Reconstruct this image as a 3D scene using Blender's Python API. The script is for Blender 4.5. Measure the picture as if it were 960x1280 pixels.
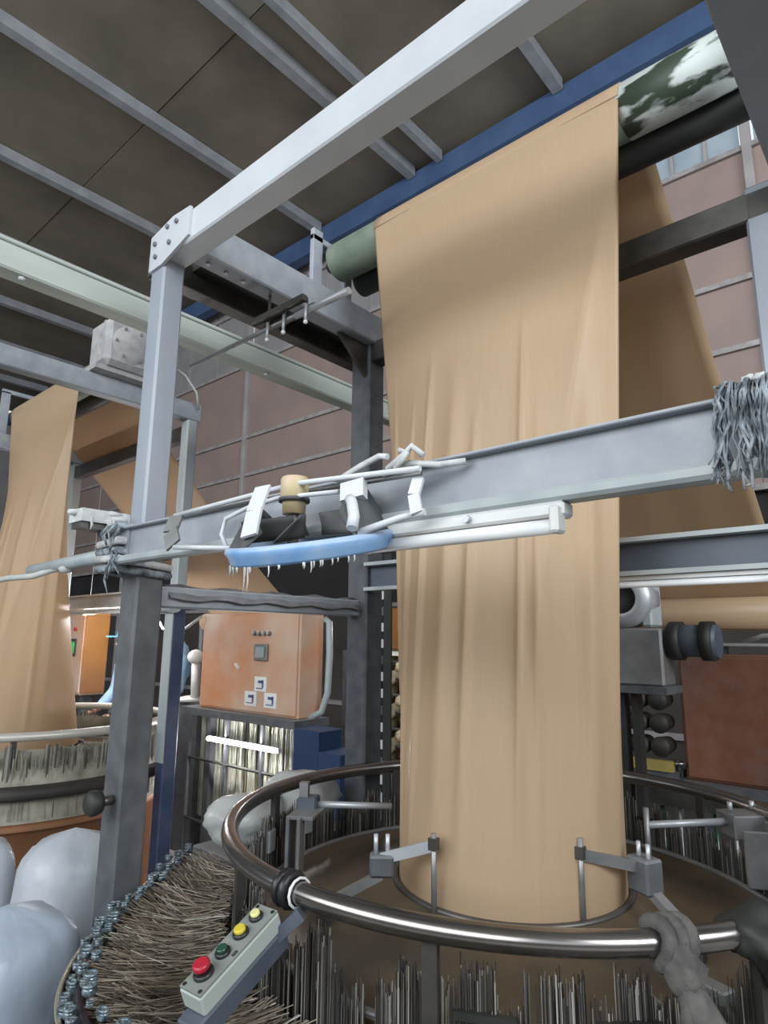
import bpy, bmesh, math, random
from mathutils import Vector, Matrix, noise
random.seed(7)
R = math.radians
S = bpy.context.scene
COL = S.collection
for o in list(bpy.data.objects): bpy.data.objects.remove(o)

# ------------------------------------------------------------------ camera
cam_d = bpy.data.cameras.new('camera'); cam = bpy.data.objects.new('camera', cam_d); COL.objects.link(cam)
F_PX, PITCH, HEAD, ROLL = 797.0, R(11.2), R(41.2), R(0.5)
cam_d.sensor_fit = 'HORIZONTAL'; cam_d.sensor_width = 36.0; cam_d.lens = 36.0 * F_PX / 960.0
cam_d.clip_start = 0.02; cam_d.clip_end = 200
fw = Vector((-math.sin(HEAD) * math.cos(PITCH), math.cos(HEAD) * math.cos(PITCH), math.sin(PITCH)))
r0 = Vector((math.cos(HEAD), math.sin(HEAD), 0)); u0 = r0.cross(fw)
rt = r0 * math.cos(ROLL) + u0 * math.sin(ROLL); up = rt.cross(fw)
cam.matrix_world = Matrix(((rt.x, up.x, -fw.x, 0), (rt.y, up.y, -fw.y, 0), (rt.z, up.z, -fw.z, 1.6), (0, 0, 0, 1)))
S.camera = cam

# ------------------------------------------------------------------ world, lights, exposure
w = bpy.data.worlds.new('world'); S.world = w; w.use_nodes = True
bg = w.node_tree.nodes['Background']; bg.inputs[0].default_value = (0.80, 0.90, 1.0, 1); bg.inputs[1].default_value = 0.75
S.view_settings.view_transform = 'Standard'; S.view_settings.look = 'None'
S.view_settings.gamma = 1.0; S.view_settings.use_curve_mapping = False
S.view_settings.exposure = 0.62

def area(name, loc, target, sx, sy, power, col):
    l = bpy.data.lights.new(name, 'AREA'); l.shape = 'RECTANGLE'; l.size = sx; l.size_y = sy; l.energy = power; l.color = col
    o = bpy.data.objects.new(name, l); COL.objects.link(o); o.location = loc
    o.rotation_euler = (Vector(target) - Vector(loc)).to_track_quat('-Z', 'Y').to_euler()
    return o
# added area light standing in for daylight from unseen high openings behind the photographer
area('window_daylight', (-1.5, -5.2, 4.3), (-1.5, 2.0, 2.4), 10.0, 3.6, 400, (0.93, 0.97, 1.0))
area('window_daylight_far', (4.5, 0.5, 4.2), (-1.5, 2.0, 2.2), 4.0, 2.2, 210, (0.93, 0.97, 1.0))  # added fill from the right to bring out the fabric folds

# ------------------------------------------------------------------ materials
MT = {}
def mat(name, c1, c2=None, scale=6.0, rough=0.6, metal=0.0, bump=0.0, stretch=None, dust=0.0, dustcol=(0.45, 0.46, 0.46), detail=5.0,
        emit=None, estr=0.0, alpha=1.0, transl=0.0, contrast=(0.35, 0.65), trans=0.0):
    m = bpy.data.materials.new(name); m.use_nodes = True; nt = m.node_tree; N = nt.nodes; L = nt.links
    b = N['Principled BSDF']; b.inputs['Roughness'].default_value = rough; b.inputs['Metallic'].default_value = metal
    b.inputs['Base Color'].default_value = (*c1, 1)
    if c2 is None: c2 = tuple(x * 0.86 for x in c1)
    tc = N.new('ShaderNodeTexCoord'); mp = N.new('ShaderNodeMapping'); L.new(tc.outputs['Object'], mp.inputs[0])
    if stretch: mp.inputs['Scale'].default_value = stretch
    nz = N.new('ShaderNodeTexNoise'); nz.inputs['Scale'].default_value = scale; nz.inputs['Detail'].default_value = detail
    L.new(mp.outputs[0], nz.inputs['Vector'])
    cr = N.new('ShaderNodeValToRGB'); cr.color_ramp.elements[0].position = contrast[0]; cr.color_ramp.elements[1].position = contrast[1]
    cr.color_ramp.elements[0].color = (*c1, 1); cr.color_ramp.elements[1].color = (*c2, 1)
    L.new(nz.outputs['Fac'], cr.inputs[0]); out = cr.outputs[0]
    if dust > 0:      # settled lint: lies on faces that look up, broken up by noise
        g = N.new('ShaderNodeNewGeometry'); sp = N.new('ShaderNodeSeparateXYZ'); L.new(g.outputs['Normal'], sp.inputs[0])
        n2 = N.new('ShaderNodeTexNoise'); n2.inputs['Scale'].default_value = 14; n2.inputs['Detail'].default_value = 6; L.new(tc.outputs['Object'], n2.inputs['Vector'])
        ma = N.new('ShaderNodeMath'); ma.operation = 'MULTIPLY_ADD'; ma.inputs[1].default_value = 0.8; L.new(sp.outputs['Z'], ma.inputs[0]); L.new(n2.outputs['Fac'], ma.inputs[2])
        mr = N.new('ShaderNodeMapRange'); mr.inputs[1].default_value = 0.35; mr.inputs[2].default_value = 1.0; mr.inputs[4].default_value = dust; L.new(ma.outputs[0], mr.inputs[0])
        mx = N.new('ShaderNodeMix'); mx.data_type = 'RGBA'; L.new(mr.outputs[0], mx.inputs[0]); L.new(out, mx.inputs[6]); mx.inputs[7].default_value = (*dustcol, 1)
        out = mx.outputs[2]
    L.new(out, b.inputs['Base Color'])
    if bump > 0:
        bp = N.new('ShaderNodeBump'); bp.inputs['Strength'].default_value = bump; bp.inputs['Distance'].default_value = 0.01
        L.new(nz.outputs['Fac'], bp.inputs['Height']); L.new(bp.outputs[0], b.inputs['Normal'])
    if emit: b.inputs['Emission Color'].default_value = (*emit, 1); b.inputs['Emission Strength'].default_value = estr
    if alpha < 1: b.inputs['Alpha'].default_value = alpha
    if trans > 0: b.inputs['Transmission Weight'].default_value = trans
    if transl > 0:
        t = N.new('ShaderNodeBsdfTranslucent'); L.new(out, t.inputs['Color']); ms = N.new('ShaderNodeMixShader'); ms.inputs[0].default_value = transl
        L.new(b.outputs[0], ms.inputs[1]); L.new(t.outputs[0], ms.inputs[2]); L.new(ms.outputs[0], N['Material Output'].inputs[0])
    MT[name] = m
    return m
mat('beam_pale', (0.44, 0.47, 0.50), (0.52, 0.55, 0.58), 3.0, 0.45, 0.0, 0.05, dust=0.5, dustcol=(0.6, 0.61, 0.61))
mat('frame_paint', (0.215, 0.24, 0.275), (0.275, 0.30, 0.335), 3.0, 0.45, 0.0, 0.05, dust=0.45, dustcol=(0.55, 0.56, 0.56))
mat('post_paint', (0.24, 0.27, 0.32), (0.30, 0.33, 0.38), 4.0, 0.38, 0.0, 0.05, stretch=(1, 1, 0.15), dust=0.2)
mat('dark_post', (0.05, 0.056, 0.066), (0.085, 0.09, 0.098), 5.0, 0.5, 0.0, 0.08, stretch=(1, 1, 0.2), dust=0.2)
mat('navy_post', (0.02, 0.035, 0.085), (0.05, 0.07, 0.12), 5.0, 0.5)
mat('pale_post', (0.38, 0.42, 0.42), (0.26, 0.30, 0.32), 6.0, 0.5, stretch=(1, 1, 0.2), dust=0.3)
mat('green_white', (0.50, 0.55, 0.50), (0.40, 0.45, 0.41), 3.0, 0.6, 0.0, 0.05, stretch=(4, 0.5, 4), dust=0.4)
mat('ceiling_sheet', (0.22, 0.19, 0.15), (0.15, 0.13, 0.105), 1.3, 0.8, 0.0, 0.05, detail=3)
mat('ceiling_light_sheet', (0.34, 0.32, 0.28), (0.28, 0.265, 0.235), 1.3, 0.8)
mat('purlin_paint', (0.25, 0.265, 0.29), (0.33, 0.345, 0.37), 5.0, 0.5, dust=0.3)
mat('blue_beam', (0.045, 0.085, 0.185), (0.06, 0.11, 0.22), 3.0, 0.6)
mat('wall_sheet', (0.32, 0.235, 0.21), (0.27, 0.205, 0.188), 2.2, 0.75, 0.0, 0.04, detail=3)
mat('wall_sheet_grey', (0.30, 0.29, 0.29), (0.25, 0.24, 0.24), 2.0, 0.75)
mat('wall_dado', (0.075, 0.065, 0.06), (0.05, 0.045, 0.04), 2.0, 0.8)
mat('wall_rail', (0.30, 0.27, 0.27), (0.24, 0.21, 0.21), 4.0, 0.7, dust=0.8, dustcol=(0.55, 0.55, 0.56))
mat('wall_batten', (0.38, 0.36, 0.36), (0.30, 0.28, 0.28), 4.0, 0.7)
mat('concrete', (0.34, 0.33, 0.31), (0.25, 0.245, 0.23), 2.5, 0.75, 0.0, 0.1)  # floor colour raised so it bounces light up to the fabric sheets
mat('pane_white', (0.62, 0.68, 0.72), (0.5, 0.56, 0.6), 3.0, 0.4, transl=0.6)
mat('dark_opening', (0.018, 0.017, 0.018), (0.03, 0.028, 0.03), 3.0, 0.8)
mat('roller_green', (0.10, 0.14, 0.10), (0.17, 0.20, 0.16), 9.0, 0.6, 0.0, 0.1)
mat('roller_patchy', (0.035, 0.055, 0.035), (0.55, 0.60, 0.58), 9.0, 0.5, 0.0, 0.1, stretch=(0.6, 1.6, 1.6), contrast=(0.47, 0.53), detail=7)
mat('black_rubber', (0.012, 0.013, 0.012), (0.022, 0.024, 0.02), 8.0, 0.6)
mat('chrome', (0.24, 0.225, 0.21), (0.34, 0.32, 0.31), 4.0, 0.22, 0.95)
mat('white_rail', (0.62, 0.60, 0.55), (0.5, 0.48, 0.44), 4.0, 0.35, 0.3)
mat('steel_dark', (0.055, 0.052, 0.05), (0.10, 0.095, 0.09), 8.0, 0.42, 0.6, 0.1, dust=0.25, dustcol=(0.25, 0.23, 0.2))
mat('steel_mid', (0.16, 0.165, 0.17), (0.24, 0.245, 0.25), 9.0, 0.4, 0.5, 0.1, dust=0.45, dustcol=(0.40, 0.40, 0.39))
mat('steel_light', (0.45, 0.47, 0.50), (0.36, 0.38, 0.41), 9.0, 0.4, 0.4, 0.05, dust=0.4, dustcol=(0.6, 0.62, 0.63))
mat('warp_table', (0.10, 0.068, 0.040), (0.035, 0.026, 0.018), 5.0, 0.35, 0.2, 0.08, dust=0.15, dustcol=(0.3, 0.25, 0.18))
mat('brown_drum', (0.16, 0.085, 0.04), (0.07, 0.04, 0.022), 4.0, 0.6, 0.0, 0.05)
mat('dark_drum', (0.045, 0.038, 0.032), (0.02, 0.018, 0.016), 4.0, 0.6)
mat('yarn', (0.36, 0.31, 0.25), (0.15, 0.115, 0.08), 9.0, 0.8)
mat('lint_mat', (0.14, 0.115, 0.085), (0.05, 0.04, 0.03), 11.0, 0.9, 0.0, 0.5)
mat('lint_mat_pale', (0.36, 0.34, 0.28), (0.20, 0.19, 0.15), 11.0, 0.9, 0.0, 0.5)
mat('orange_brown', (0.24, 0.10, 0.04), (0.12, 0.06, 0.03), 3.0, 0.6)
mat('yarn_white', (0.58, 0.58, 0.50), (0.34, 0.35, 0.27), 9.0, 0.7)
mat('heddle_wire', (0.20, 0.195, 0.19), (0.07, 0.068, 0.066), 6.0, 0.45, 0.3)
mat('heddle_pale', (0.40, 0.38, 0.34), (0.22, 0.21, 0.18), 6.0, 0.6)
mat('eyelet', (0.22, 0.27, 0.30), (0.03, 0.05, 0.06), 60.0, 0.12, 0.3)
mat('eyelet_dark', (0.02, 0.05, 0.05), (0.05, 0.03, 0.05), 20.0, 0.3)
mat('rim_bright', (0.60, 0.55, 0.42), (0.5, 0.46, 0.36), 6.0, 0.25, 0.7)
mat('box_grey', (0.23, 0.25, 0.235), (0.19, 0.205, 0.19), 10.0, 0.5)
mat('box_side', (0.40, 0.45, 0.42), (0.36, 0.41, 0.38), 10.0, 0.5)
mat('slate_blue', (0.055, 0.07, 0.095), (0.08, 0.095, 0.12), 6.0, 0.5)
mat('red_plastic', (0.45, 0.02, 0.04), (0.36, 0.015, 0.03), 10.0, 0.35)
mat('yellow_plastic', (0.62, 0.50, 0.05), (0.5, 0.4, 0.04), 10.0, 0.35)
mat('cream_plastic', (0.70, 0.68, 0.30), (0.6, 0.58, 0.25), 10.0, 0.35)
mat('green_plastic', (0.02, 0.07, 0.04), (0.015, 0.05, 0.03), 10.0, 0.15)
mat('black_plastic', (0.012, 0.012, 0.013), (0.02, 0.02, 0.022), 10.0, 0.4)
mat('white_plastic', (0.74, 0.75, 0.75), (0.62, 0.63, 0.63), 5.0, 0.4)
mat('lamp_white', (0.66, 0.67, 0.66), (0.52, 0.53, 0.52), 6.0, 0.4, dust=0.4)
mat('lamp_lit', (1, 1, 1), (1, 1, 1), 1.0, 0.4, emit=(1.0, 0.97, 0.98), estr=65.0)
mat('sack_white', (0.56, 0.60, 0.65), (0.48, 0.52, 0.57), 7.0, 0.36, 0.0, 0.8, transl=0.2)
mat('sack_blue', (0.46, 0.54, 0.64), (0.40, 0.47, 0.56), 7.0, 0.35, 0.0, 0.8, transl=0.2)
mat('clear_bag', (0.74, 0.76, 0.75), (0.6, 0.62, 0.61), 5.0, 0.22, 0.0, 0.35, transl=0.35)
mat('orange_paint', (0.50, 0.20, 0.08), (0.52, 0.40, 0.31), 1.9, 0.5, dust=0.3, dustcol=(0.5, 0.42, 0.36), contrast=(0.36, 0.66), detail=4)
mat('rust_paint', (0.20, 0.068, 0.032), (0.135, 0.058, 0.038), 2.0, 0.5, dust=0.3, dustcol=(0.3, 0.25, 0.22), detail=3)
mat('brown_door', (0.30, 0.13, 0.03), (0.24, 0.10, 0.03), 2.0, 0.5)
mat('blue_box', (0.012, 0.03, 0.085), (0.02, 0.045, 0.11), 4.0, 0.5)
mat('blue_fan', (0.16, 0.33, 0.60), (0.32, 0.45, 0.62), 12.0, 0.4, dust=0.5, dustcol=(0.55, 0.6, 0.65))
mat('dark_mesh', (0.035, 0.037, 0.04), (0.06, 0.062, 0.065), 18.0, 0.7, dust=0.25, dustcol=(0.2, 0.21, 0.21))
mat('fan_motor', (0.60, 0.42, 0.33), (0.42, 0.40, 0.18), 8.0, 0.5)
mat('strap_white', (0.55, 0.58, 0.61), (0.45, 0.48, 0.51), 12.0, 0.5, dust=0.5, dustcol=(0.7, 0.72, 0.73))
mat('lint', (0.56, 0.57, 0.57), (0.44, 0.45, 0.45), 30.0, 0.95, 0.0, 0.6)
mat('mop_yarn', (0.30, 0.34, 0.37), (0.06, 0.075, 0.09), 40.0, 0.9)
mat('rag', (0.13, 0.125, 0.115), (0.06, 0.058, 0.055), 24.0, 0.95, 0.0, 1.0)
mat('bobbin', (0.52, 0.45, 0.30), (0.36, 0.31, 0.20), 12.0, 0.8)
mat('net_grey', (0.24, 0.24, 0.26), (0.16, 0.16, 0.175), 20.0, 0.9)
mat('cable', (0.5, 0.52, 0.50), (0.4, 0.42, 0.4), 10.0, 0.6)
mat('sticker', (0.75, 0.75, 0.72), (0.66, 0.66, 0.64), 10.0, 0.5)
mat('sticker_blue', (0.06, 0.10, 0.22), (0.05, 0.08, 0.2), 10.0, 0.5)
mat('sticker_green', (0.10, 0.55, 0.16), (0.08, 0.5, 0.14), 10.0, 0.5)
mat('yellow_dull', (0.36, 0.28, 0.07), (0.26, 0.2, 0.06), 8.0, 0.6)
mat('skin', (0.36, 0.20, 0.13), (0.32, 0.18, 0.12), 5.0, 0.5)
mat('shirt', (0.36, 0.52, 0.74), (0.32, 0.47, 0.68), 7.0, 0.8)
mat('trousers', (0.03, 0.032, 0.04), (0.04, 0.042, 0.05), 7.0, 0.8)
mat('cap_blue', (0.15, 0.42, 0.70), (0.12, 0.36, 0.62), 7.0, 0.8)
mat('hair', (0.012, 0.01, 0.009), (0.02, 0.016, 0.014), 20.0, 0.5)
mat('bag_blue', (0.30, 0.50, 0.66), (0.45, 0.58, 0.68), 6.0, 0.35, transl=0.3)
mat('motor_grey', (0.34, 0.34, 0.34), (0.24, 0.24, 0.245), 12.0, 0.8, 0.0, 0.3, dust=0.7, dustcol=(0.5, 0.5, 0.5))

def fabric_mat():
    m = bpy.data.materials.new('fabric'); m.use_nodes = True; nt = m.node_tree; N = nt.nodes; L = nt.links; b = N['Principled BSDF']
    tc = N.new('ShaderNodeTexCoord')
    mp = N.new('ShaderNodeMapping'); mp.inputs['Scale'].default_value = (60, 60, 0.8); L.new(tc.outputs['Object'], mp.inputs[0])
    n1 = N.new('ShaderNodeTexNoise'); n1.inputs['Scale'].default_value = 2.0; n1.inputs['Detail'].default_value = 3; L.new(mp.outputs[0], n1.inputs['Vector'])
    cr = N.new('ShaderNodeValToRGB'); cr.color_ramp.elements[0].position = .25; cr.color_ramp.elements[1].position = .8
    cr.color_ramp.elements[0].color = (0.605, 0.442, 0.282, 1); cr.color_ramp.elements[1].color = (0.635, 0.470, 0.306, 1)
    L.new(n1.outputs['Fac'], cr.inputs[0]); L.new(cr.outputs[0], b.inputs['Base Color'])
    b.inputs['Roughness'].default_value = 0.42; b.inputs['Sheen Weight'].default_value = 0.1
    wv = N.new('ShaderNodeTexNoise'); wv.inputs['Scale'].default_value = 1.5; wv.inputs['Detail'].default_value = 2; L.new(mp.outputs[0], wv.inputs['Vector'])
    bp = N.new('ShaderNodeBump'); bp.inputs['Strength'].default_value = 0.06; bp.inputs['Distance'].default_value = 0.004
    L.new(wv.outputs['Fac'], bp.inputs['Height']); L.new(bp.outputs[0], b.inputs['Normal'])
    t = N.new('ShaderNodeBsdfTranslucent'); L.new(cr.outputs[0], t.inputs['Color']); ms = N.new('ShaderNodeMixShader'); ms.inputs[0].default_value = 0.42
    L.new(b.outputs[0], ms.inputs[1]); L.new(t.outputs[0], ms.inputs[2]); L.new(ms.outputs[0], N['Material Output'].inputs[0])
    MT['fabric'] = m
fabric_mat()

# ------------------------------------------------------------------ building helpers
LOC = {}
def V(*a): return Vector(a)
def tag(o, label=None, cat=None, group=None, kind=None):
    if label: o['label'] = label
    if cat: o['category'] = cat
    if group: o['group'] = group
    if kind: o['kind'] = kind
    return o
def thing(name, loc, label=None, cat=None, group=None, kind=None):
    o = bpy.data.objects.new(name, None); o.empty_display_size = 0.05; COL.objects.link(o); o.location = loc; LOC[o.name] = Vector(loc)
    return tag(o, label, cat, group, kind)
class MB:
    def __init__(s): s.v = []; s.f = []; s.sm = []
    def add(s, vs, fs, smooth=False):
        n = len(s.v); s.v += [Vector(p) for p in vs]; s.f += [tuple(i + n for i in f) for f in fs]; s.sm += [smooth] * len(fs); return s
    def box(s, c, d, rz=0.0, rot=None):
        c = Vector(c); m = rot if rot is not None else Matrix.Rotation(rz, 3, 'Z')
        vs = [c + m @ Vector((x * d[0] / 2, y * d[1] / 2, z * d[2] / 2)) for x in (-1, 1) for y in (-1, 1) for z in (-1, 1)]
        return s.add(vs, [(0, 1, 3, 2), (4, 6, 7, 5), (0, 4, 5, 1), (2, 3, 7, 6), (0, 2, 6, 4), (1, 5, 7, 3)])
    def span(s, a, b):
        return s.box([(a[i] + b[i]) / 2 for i in range(3)], [abs(b[i] - a[i]) for i in range(3)])
    def bar(s, p0, p1, w, h, upv=(0, 0, 1)):
        p0 = Vector(p0); p1 = Vector(p1); d = (p1 - p0); L = d.length; d.normalize(); u = Vector(upv); x = d.cross(u)
        if x.length < 1e-4: x = d.cross(Vector((1, 0, 0)))
        x.normalize(); u = x.cross(d)
        return s.box((p0 + p1) / 2, (L, w, h), rot=Matrix((d, x, u)).transposed())
    def prism(s, prof, p0, p1, upv=(0, 0, 1)):
        """2-D profile (side, up) swept from p0 to p1"""
        p0 = Vector(p0); p1 = Vector(p1); d = (p1 - p0).normalized(); x = d.cross(Vector(upv)).normalized(); u = x.cross(d)
        n = len(prof); vs = [p + x * a + u * b for p in (p0, p1) for a, b in prof]
        return s.add(vs, [tuple(range(n))[::-1], tuple(range(n, 2 * n))] + [(i, (i + 1) % n, n + (i + 1) % n, n + i) for i in range(n)])
    def tube(s, path, r, seg=10, closed=False, cap=True):
        path = [Vector(p) for p in path]; n = len(path); rs = r if isinstance(r, (list, tuple)) else [r] * n
        vs = []; pu = None
        for i, p in enumerate(path):
            a = path[(i - 1) % n] if (closed or i > 0) else p; b = path[(i + 1) % n] if (closed or i < n - 1) else p
            d = (b - a).normalized()
            if pu is None:
                pu = Vector((0, 0, 1)) if abs(d.z) < 0.9 else Vector((1, 0, 0))
            x = d.cross(pu).normalized(); u = x.cross(d); pu = u
            vs += [p + (x * math.cos(2 * math.pi * k / seg) + u * math.sin(2 * math.pi * k / seg)) * rs[i] for k in range(seg)]
        fs = []
        for i in range(n if closed else n - 1):
            j = (i + 1) % n
            fs += [(i * seg + k, i * seg + (k + 1) % seg, j * seg + (k + 1) % seg, j * seg + k) for k in range(seg)]
        s.add(vs, fs, seg > 4)
        if cap and not closed:
            nb = len(s.v) - len(vs)
            s.f += [tuple(nb + k for k in range(seg))[::-1], tuple(nb + (n - 1) * seg + k for k in range(seg))]; s.sm += [False, False]
        return s
    def cyl(s, p0, p1, r, seg=16, r1=None): return s.tube([p0, p1], [r, r if r1 is None else r1], seg)
    def lathe(s, prof, c, seg=64, closed=False, axis='Z', a0=0.0, a1=2 * math.pi):
        c = Vector(c); n = len(prof); full = abs(a1 - a0 - 2 * math.pi) < 1e-5; cnt = seg if full else seg + 1; vs = []
        for k in range(cnt):
            a = a0 + (a1 - a0) * k / seg
            for r, z in prof:
                p = Vector((r * math.cos(a), r * math.sin(a), z))
                if axis == 'X': p = Vector((p.z, p.x, p.y))
                if axis == 'Y': p = Vector((p.x, p.z, p.y))
                vs.append(c + p)
        fs = []
        for k in range(seg):
            k2 = (k + 1) % cnt
            for i in range(n if closed else n - 1):
                j = (i + 1) % n
                fs.append((k * n + i, k2 * n + i, k2 * n + j, k * n + j))
        return s.add(vs, fs, True)
    def torus(s, c, R_, r, seg=96, sub=12, a0=0.0, a1=2 * math.pi):
        return s.lathe([(R_ + r * math.cos(2 * math.pi * k / sub), r * math.sin(2 * math.pi * k / sub)) for k in range(sub)], c, seg, True, a0=a0, a1=a1)
    def ball(s, c, r, sub=2, sc=(1, 1, 1), amp=0.0, freq=3.0, seed=0.0):
        bm = bmesh.new(); bmesh.ops.create_icosphere(bm, subdivisions=sub, radius=1.0); c = Vector(c)
        vs = []
        for v in bm.verts:
            k = 1.0
            if amp:
                q = v.co * freq + Vector((seed, seed * 1.7, -seed))
                k += amp * (noise.noise(q) + 0.5 * abs(noise.noise(q * 2.3)))
            vs.append(c + Vector((v.co.x * sc[0], v.co.y * sc[1], v.co.z * sc[2])) * (r * k))
        fs = [tuple(v.index for v in f.verts) for f in bm.faces]; bm.free()
        return s.add(vs, fs, True)
    def grid(s, rows, closed_u=False):
        n = len(rows[0]); vs = [p for r in rows for p in r]; fs = []
        for i in range(len(rows) - 1):
            for k in range(n if closed_u else n - 1):
                fs.append((i * n + k, i * n + (k + 1) % n, (i + 1) * n + (k + 1) % n, (i + 1) * n + k))
        return s.add(vs, fs, True)
    def build(s, name, m, parent=None, label=None, cat=None, group=None, kind=None, bevel=0.0, origin=None, solid=0.0):
        if parent is not None: org = LOC[parent.name]
        elif origin is not None: org = Vector(origin)
        else:
            xs = [p.x for p in s.v]; ys = [p.y for p in s.v]; zs = [p.z for p in s.v]
            org = Vector(((min(xs) + max(xs)) / 2, (min(ys) + max(ys)) / 2, min(zs)))
        me = bpy.data.meshes.new(name); me.from_pydata([p - org for p in s.v], [], s.f)
        me.polygons.foreach_set('use_smooth', s.sm)
        bm = bmesh.new(); bm.from_mesh(me)
        if bevel > 0:
            es = [e for e in bm.edges if len(e.link_faces) == 2 and e.calc_face_angle() > 0.6]
            bmesh.ops.bevel(bm, geom=es, offset=bevel, segments=1, affect='EDGES', clamp_overlap=True)
        bmesh.ops.recalc_face_normals(bm, faces=bm.faces); bm.to_mesh(me); bm.free()
        me.materials.append(MT[m]); o = bpy.data.objects.new(name, me); COL.objects.link(o)
        if parent is not None: o.parent = parent; LOC[o.name] = LOC[parent.name]
        else: o.location = org; LOC[o.name] = org
        if solid > 0:
            md = o.modifiers.new('thickness', 'SOLIDIFY'); md.thickness = solid; md.offset = 0
        return tag(o, label, cat, group, kind)
def arc(c, r, a0, a1, n, z=None):
    return [Vector((c[0] + r * math.cos(a0 + (a1 - a0) * k / (n - 1)), c[1] + r * math.sin(a0 + (a1 - a0) * k / (n - 1)), c[2] if z is None else z)) for k in range(n)]
def inst(src, name, loc, parent=None, rz=0.0):
    o = bpy.data.objects.new(name, src.data); COL.objects.link(o)
    if parent is not None: o.parent = parent; o.location = Vector(loc) - LOC[parent.name]; LOC[o.name] = LOC[parent.name]
    else: o.location = loc; LOC[o.name] = Vector(loc)
    o.rotation_euler = (0, 0, rz)
    return o

# ------------------------------------------------------------------ the hall
fl = MB().span((-16, -7, -0.1), (8, 5.3, 0)).build('floor', 'concrete', kind='structure', label='dark dusty concrete floor of the weaving hall')
ZC, ZP, YW = 6.72, 6.60, 5.20
ceil = thing('ceiling', (-4, 0, ZC), kind='structure', label='dark brown sheet ceiling on steel purlins')
PX = [-13.7, -12.05, -10.4, -8.7, -7.02, -5.38, -3.88, -2.14, -0.6, 0.95, 2.5, 4.05, 5.6]
ys = [-7.0, -4.6, -2.2, 0.2, 2.6, 5.3]
panel_src = {}
for i in range(len(PX) - 1):
    for j in range(len(ys) - 1):
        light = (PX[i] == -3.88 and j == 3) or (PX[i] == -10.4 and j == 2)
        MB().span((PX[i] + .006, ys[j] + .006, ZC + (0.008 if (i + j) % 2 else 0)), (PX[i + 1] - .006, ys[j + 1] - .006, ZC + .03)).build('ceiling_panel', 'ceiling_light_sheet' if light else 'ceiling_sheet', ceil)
MB().span((-16, -7, ZC + .04), (8, 5.3, ZC + .1)).build('roof_deck', 'ceiling_sheet', ceil)
for x in PX + [-3.5]:
    m = MB(); wd = .10 if x != -3.5 else .07
    m.prism([(-wd / 2, 0), (wd / 2, 0), (wd / 2, .12), (wd / 2 - .02, .12), (wd / 2 - .02, .02), (-wd / 2 + .02, .02), (-wd / 2 + .02, .12), (-wd / 2, .12)], (x, -7, ZP), (x, 4.85, ZP))
    m.build('purlin', 'purlin_paint', ceil)
MB().span((-16, 4.86, 6.40), (8, 5.0, 6.66)).build('eaves_beam', 'blue_beam', ceil)

wall = thing('wall_back', (-4, YW, 0), kind='structure', label='pinkish brown sheet metal wall with grey rails')
BX = [-16.0, -13.55, -10.35, -7.15, -3.95, -0.75, 2.45, 5.65, 8.0]
RZ = [0.0, 0.9, 1.95, 2.70, 3.25, 3.80, 4.35, 5.45]
for i in range(len(BX) - 1):
    for j in range(len(RZ) - 1):
        a, b = RZ[j], RZ[j + 1]
        mname = 'wall_sheet'
        if b <= 1.96: mname = 'wall_dado'  # lower bays darkened in place of the clutter along the wall
        if (a, b) == (1.95, 2.70): mname = 'dark_opening'
        MB().span((BX[i] + .01, YW + (0.05 if mname == 'dark_opening' else 0), a + .01), (BX[i + 1] - .01, YW + .09, b - .01)).build('wall_panel', mname, wall)
for x in BX[1:-1]: MB().span((x - .035, YW - .05, 0), (x + .035, YW + .02, 6.4)).build('batten', 'wall_batten', wall, bevel=.006)
for z in RZ[1:]:
    m = MB(); m.span((-16, YW - .035, z - .022), (8, YW + .015, z + .022)); m.build('wall_rail', 'wall_rail', wall)
for i in range(len(BX) - 1):
    lit = BX[i] >= -3.96
    wi = thing('window_%d' % (i + 1), ((BX[i] + BX[i + 1]) / 2, YW, 5.45), kind='structure', label='high strip window of narrow panes above the pink wall' if lit else 'high grey sheet panels above the pink wall')
    n = 12 if lit else 4; wdt = (BX[i + 1] - BX[i] - .08) / n
    for k in range(n):
        x0 = BX[i] + .04 + k * wdt
        MB().span((x0 + .012, YW + .01, 5.49), (x0 + wdt - .012, YW + .03, 6.38)).build('pane', 'pane_white' if lit else 'wall_sheet_grey', wi)
        if k: MB().span((x0 - .012, YW - .01, 5.48), (x0 + .012, YW + .04, 6.4)).build('mullion', 'wall_batten', wi)
    MB().span((BX[i], YW - .03, 6.36), (BX[i + 1], YW + .05, 6.7)).build('window_head', 'wall_rail', wi)
MB().span((-16, -7.1, 0), (8, -7, 3.2)).build('wall_front', 'wall_sheet_grey', kind='structure', label='low wall behind the photographer below the windows')  # added out of view to keep low sky light off the looms
MB().span((8, -7, 0), (8.1, 5.3, 3.0)).build('wall_right', 'wall_sheet_grey', kind='structure', label='low side wall to the right below the windows')  # added out of view, cuts low sky light from the right
MB().span((-16.1, -7, 0), (-16, 5.3, 6.7)).build('wall_left', 'wall_sheet_grey', kind='structure', label='grey side wall far down the hall')

# ------------------------------------------------------------------ circular loom frames
CX, CY = -1.085, 1.83
def bolt(m, p, ax, r=.009, h=.008):
    p = Vector(p); d = Vector(ax); m.tube([p, p + d * h], r, 6)
def channel(m, p0, p1, h, w, t=.012, flip=1, upv=(0, 0, 1)):
    pr = [(0, 0), (w, 0), (w, t), (t, t), (t, h - t), (w, h - t), (w, h), (0, h)]
    if flip < 0: pr = [(-a, b) for a, b in pr][::-1]
    return m.prism(pr, p0, p1, upv)

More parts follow.
